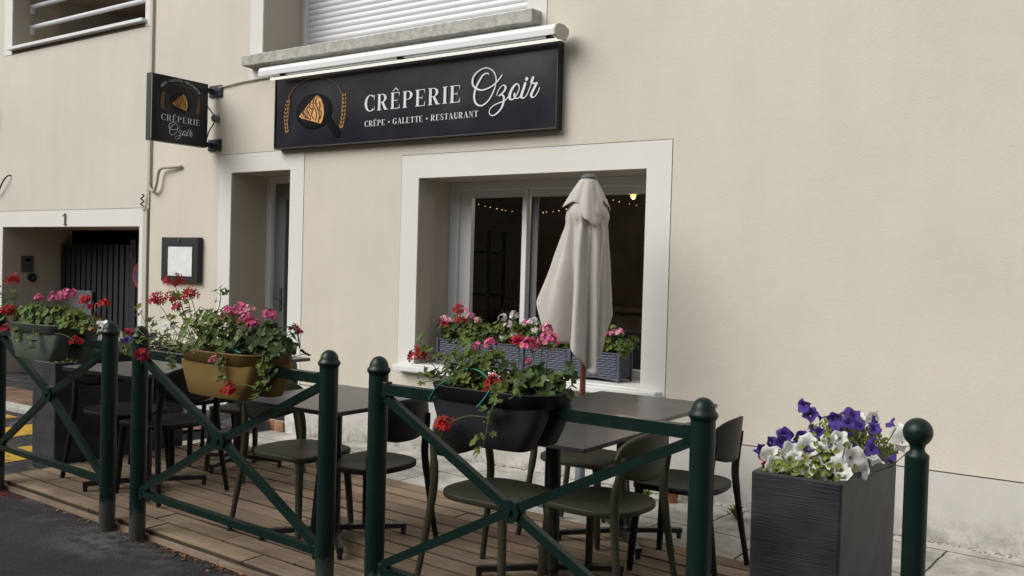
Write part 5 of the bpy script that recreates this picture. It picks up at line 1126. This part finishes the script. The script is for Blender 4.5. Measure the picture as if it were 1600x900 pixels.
# petunias
def petunia_flower(p, nrm, R, m, parent, rg):
    p = Vector(p); a, b, n_ = frame_to(nrm); V = []; rings = [(.10, -.9), (.22, -.55), (.55, -.16), (.85, 0), (1.0, -.05)]; N = 20; k = rg.uniform(.85, 1.1); q0 = rg.uniform(0, 6); q1 = rg.uniform(0, 6); fold = rg.uniform(.08, .38); R = R*(rg.uniform(.78, 1.02) if m == MT['white'] else rg.uniform(.66, .98))
    for rk, zk in rings:
        for i in range(N):
            an = 2*math.pi*i/N; lob = 1+(.13*math.cos(5*an+q0)+.05*math.sin(13*an+q1))*(rk > .5)*rk; wv = (.13*math.sin(an*5+q1)+.06*math.sin(11*an+q0))*(rk > .8)+fold*math.cos(an*2+q0)*rk
            V.append(p+(a*math.cos(an)+b*math.sin(an))*R*rk*lob+n_*R*(zk+wv))
    mb = MB().add(V, [(j*N+i, j*N+(i+1) % N, (j+1)*N+(i+1) % N, (j+1)*N+i) for j in range(4) for i in range(N)], (k, k, k), True)
    fl = part('flower', mb, m, parent)
    return fl
def petunia(label, foot, spread, flowers, m, seed, nleaf, grp, tall=.12):
    t, rg = plant('petunia', label, 'petunia', foot, None, seed, grp); F = MB(); S = MB(); fx, fy, fz = foot; hx, hy = spread
    for k in range(nleaf):
        u, v = max(-1, min(1, rg.gauss(0, .55))), max(-1, min(1, rg.gauss(0, .55))); x, y = fx+u*hx, fy+v*hy; h = tall*(1-.55*(u*u+v*v)/2)*rg.uniform(.1, 1)
        leaf(F, (x, y, fz+h), (u+rg.uniform(-.6, .6), v-.3+rg.uniform(-.6, .5), rg.uniform(.1, 1)), rg.uniform(.010, .021), rg, 'oval')
        if k % 4 == 0: S.tube([(fx+u*hx*.6, fy+v*hy*.6, fz-.01), (x, y, fz+h)], .0022, 4)
    for p, R, nn in flowers:
        p = (p[0]-.02, p[1]-.05, p[2]-.030) if m != 'white' else (p[0]+.012, p[1]+.02, p[2]+.008); petunia_flower(p, nn, R, MT[m], t, rg); S.tube([(fx+(p[0]-fx)*.6, fy+(p[1]-fy)*.6, fz), Vector(p)-Vector(nn).normalized()*R*.9], .0022, 4)
    part('foliage', F, MT['petleaf'], t); part('stems', S, MT['stem'], t)
rp = random.Random(9)
def N(): return (rp.uniform(-.8, 1.0), rp.uniform(-1.1, .1), rp.uniform(-.1, .9))
G1 = 'petunias in the right planter'; G2 = 'petunias in the left planter'
petunia('white petunias spilling at the front of the right planter', (-1.05, 3.62, .72), (.135, .22), [(p, R, N()) for p, R in (((-1.19, 3.46, .80), .040), ((-1.155, 3.42, .775), .040), ((-1.115, 3.48, .825), .045), ((-1.06, 3.50, .845), .045), ((-1.04, 3.42, .79), .044), ((-1.01, 3.60, .85), .042), ((-.985, 3.50, .80), .048), ((-.935, 3.48, .79), .046), ((-.96, 3.64, .83), .045), ((-.90, 3.56, .81), .046), ((-.885, 3.62, .765), .040), ((-1.075, 3.56, .86), .040), ((-1.0, 3.44, .745), .036), ((-1.02, 3.52, .83), .036), ((-.95, 3.56, .84), .038), ((-.91, 3.46, .765), .036), ((-1.09, 3.44, .80), .036), ((-.97, 3.60, .87), .036), ((-.86, 3.70, .80), .036))], 'white', 31, 900, G1, .12)
petunia('purple petunias at the back of the right planter', (-1.03, 3.95, .71), (.13, .25), [(p, R, N()) for p, R in (((-1.12, 3.80, 1.005), .038), ((-1.095, 3.82, .975), .038), ((-1.18, 3.62, .875), .036), ((-1.145, 3.66, .90), .036), ((-1.205, 3.56, .845), .034), ((-1.06, 3.76, .905), .040), ((-1.03, 3.72, .915), .038), ((-1.09, 3.62, .87), .034), ((-.985, 3.80, .93), .038), ((-.95, 3.86, .95), .038), ((-.94, 3.78, .90), .036), ((-.90, 3.72, .87), .036), ((-.93, 3.92, .93), .038), ((-.87, 3.86, .895), .040), ((-.865, 3.92, .93), .034), ((-.845, 3.82, .865), .040), ((-.83, 4.02, .945), .036), ((-.93, 3.46, .765), .028), ((-.80, 3.90, .82), .034), ((-.99, 4.0, .96), .036))], 'purple', 32, 900, G1, .22)
petunia('white petunias hanging over the far right corner of the right planter', (-.93, 4.10, .72), (.08, .12), [(p, R, N()) for p, R in (((-.84, 4.02, .845), .044), ((-.82, 3.96, .815), .040), ((-.86, 4.10, .85), .036), ((-1.0, 4.0, .90), .034), ((-.95, 4.05, .90), .034))], 'white', 33, 60, G1, .14)
petunia('small purple petunias scattered among the white ones in the right planter', (-1.0, 3.62, .74), (.12, .2), [(p, R, N()) for p, R in (((-1.13, 3.60, .885), .032), ((-1.08, 3.66, .90), .034), ((-1.03, 3.58, .88), .03), ((-.98, 3.70, .885), .034), ((-1.16, 3.70, .91), .03), ((-1.01, 3.86, .955), .034), ((-.96, 3.95, .965), .034), ((-.89, 3.98, .95), .034), ((-.91, 3.68, .855), .03), ((-.86, 3.74, .86), .03), ((-1.07, 3.88, .96), .03))], 'purple', 38, 120, G1, .16)
petunia('few dark red petunias at the left front of the right planter', (-1.15, 3.52, .71), (.05, .07), [(p, R, N()) for p, R in (((-1.18, 3.54, .83), .032), ((-1.17, 3.52, .80), .028), ((-.985, 3.45, .755), .022), ((-1.10, 3.47, .785), .018))], 'crimson', 34, 20, G1, .08)
petunia('white petunias at the front of the left planter', (-6.19, 3.60, .73), (.12, .22), [(p, R, N()) for p, R in (((-6.10, 3.62, .98), .05), ((-6.14, 3.72, 1.01), .05), ((-6.08, 3.56, .93), .045), ((-6.06, 3.66, .93), .045), ((-6.10, 3.48, .86), .042), ((-6.05, 3.54, .85), .042), ((-6.07, 3.72, .97), .045), ((-6.05, 3.80, .93), .04), ((-6.16, 3.50, .90), .04))], 'white', 35, 420, G2, .24)
petunia('purple and dark petunias at the back of the left planter', (-6.19, 4.10, .73), (.12, .26), [(p, R, N()) for p, R in (((-6.06, 3.88, .97), .04), ((-6.05, 3.95, .94), .04), ((-6.06, 4.03, .90), .035), ((-6.08, 4.10, .93), .04), ((-6.04, 4.18, .90), .035), ((-6.10, 4.2, .95), .038))], 'purple', 36, 420, G2, .24)
petunia('small white petunias at the far end of the left planter', (-6.19, 4.28, .73), (.12, .10), [(p, R, N()) for p, R in (((-6.10, 4.28, .95), .036), ((-6.05, 4.32, .92), .034), ((-6.12, 4.22, .99), .036), ((-6.05, 4.24, .97), .034))], 'white', 37, 90, G2, .18)

# ------------------------------------------------------------------ small things by the wall and on the ground
px_, py_ = -2.53, 5.55; pz = zp(px_, py_)+.006
tp = thing('flower_pot', 'small terracotta pot on the paving behind the right-hand chairs', 'pot', (px_, py_, pz))
part('pot', MB().lathe([(.045, pz), (.062, pz+.10), (.070, pz+.10), (.072, pz+.13), (.064, pz+.13), (.06, pz+.11)], px_, py_, 20), MT['terra'], tp)
part('soil', MB().lathe([(.06, pz+.108), (.059, pz+.112)], px_, py_, 20), MT['soil'], tp)
def weed(label, x, y, n_, r, seed, z=None):
    rg = random.Random(seed); t = thing('weed', label, 'weed', (x, y, (zp(x, y) if z is None else z)+.004), 'small weeds along the foot of the wall'); F = MB(); z = (zp(x, y) if z is None else z)+.004
    for k in range(n_):
        a = rg.uniform(0, 6.28); d = rg.uniform(.2, 1)*r; zz = z+rg.uniform(.3, 1)*r*.9; e = Vector((x+math.cos(a)*d, y+math.sin(a)*d*.6, zz)); b = Vector((x, y, z)); s_ = (e-b).cross(Vector((0, 0, 1))).normalized()*.010; m_ = (b+e)/2+Vector((0, 0, .02)); kk = rg.uniform(.7, 1.3)
        F.add([b, m_+s_, e, m_-s_], [(0, 1, 2, 3)], (kk, kk, kk))
    part('leaves', F, MT['leaf'], t)
weed('tufted green weed at the foot of the wall behind the last tall post', -2.02, 5.40, 26, .13, 50)
weed('small low weed on the paving left of the right planter', -1.78, 5.30, 9, .06, 51)
weed('green leaves showing beside the terracotta pot', -2.68, 5.5, 16, .10, 52)
weed('tiny weed at the edge of the deck by the road', -3.42, 2.86, 10, .03, 53, zr(-3.4))
# rubble crust where wall meets paving, fallen leaves by the deck
rg = random.Random(77); G = MB()
for k in range(900):
    x = rg.uniform(-6.2, 1.8); y = 5.715-abs(rg.gauss(0, .022)); s_ = rg.uniform(.002, .007); z = zp(x, y)
    G.box(x-s_, x+s_*rg.uniform(.5, 1.6), y-s_, y+s_, z-.002, z+s_*.9, (rg.uniform(.5, 1.1),)*3)
tag(part('rubble', G, mat('old_mortar_crumbs', (.24, .22, .18), .95, .1, (20, .3), attr=True), org=(-2, 5.68, 0)), 'crumbled mortar and grit along the foot of the wall', 'rubble', kind='stuff')
G = MB()
for k in range(460):
    c = rg.choice((-5.75, -3.85, -3.7, -3.3, -4.7)); x = rg.gauss(c, .14 if c < -5 else .35); y = 2.925-abs(rg.gauss(0, .03 if c > -5 else .05)); s_ = rg.uniform(.003, .013); z = zr(x)+.004; q = rg.uniform(0, 3.14)
    P = [(x+s_*math.cos(q+a)*(1.4 if i % 2 else .6), y+s_*math.sin(q+a)*(1.4 if i % 2 else .6), z+rg.uniform(0, .006)) for i, a in enumerate((0, 1.57, 3.14, 4.71))]
    G.add(P, [(0, 1, 2, 3)], (1.0, .2, .3) if c < -5 else (k2 := rg.choice((.3, .5, .8, 1.6))*rg.uniform(.7, 1.2), k2*.85, k2*.75))
tag(part('fallen_petals', G, mat('fallen_debris', (.20, .12, .07), .9, .1, attr=True), org=(-4, 2.88, 0)), 'dry leaves and fallen red petals along the deck edge', 'litter', kind='stuff')
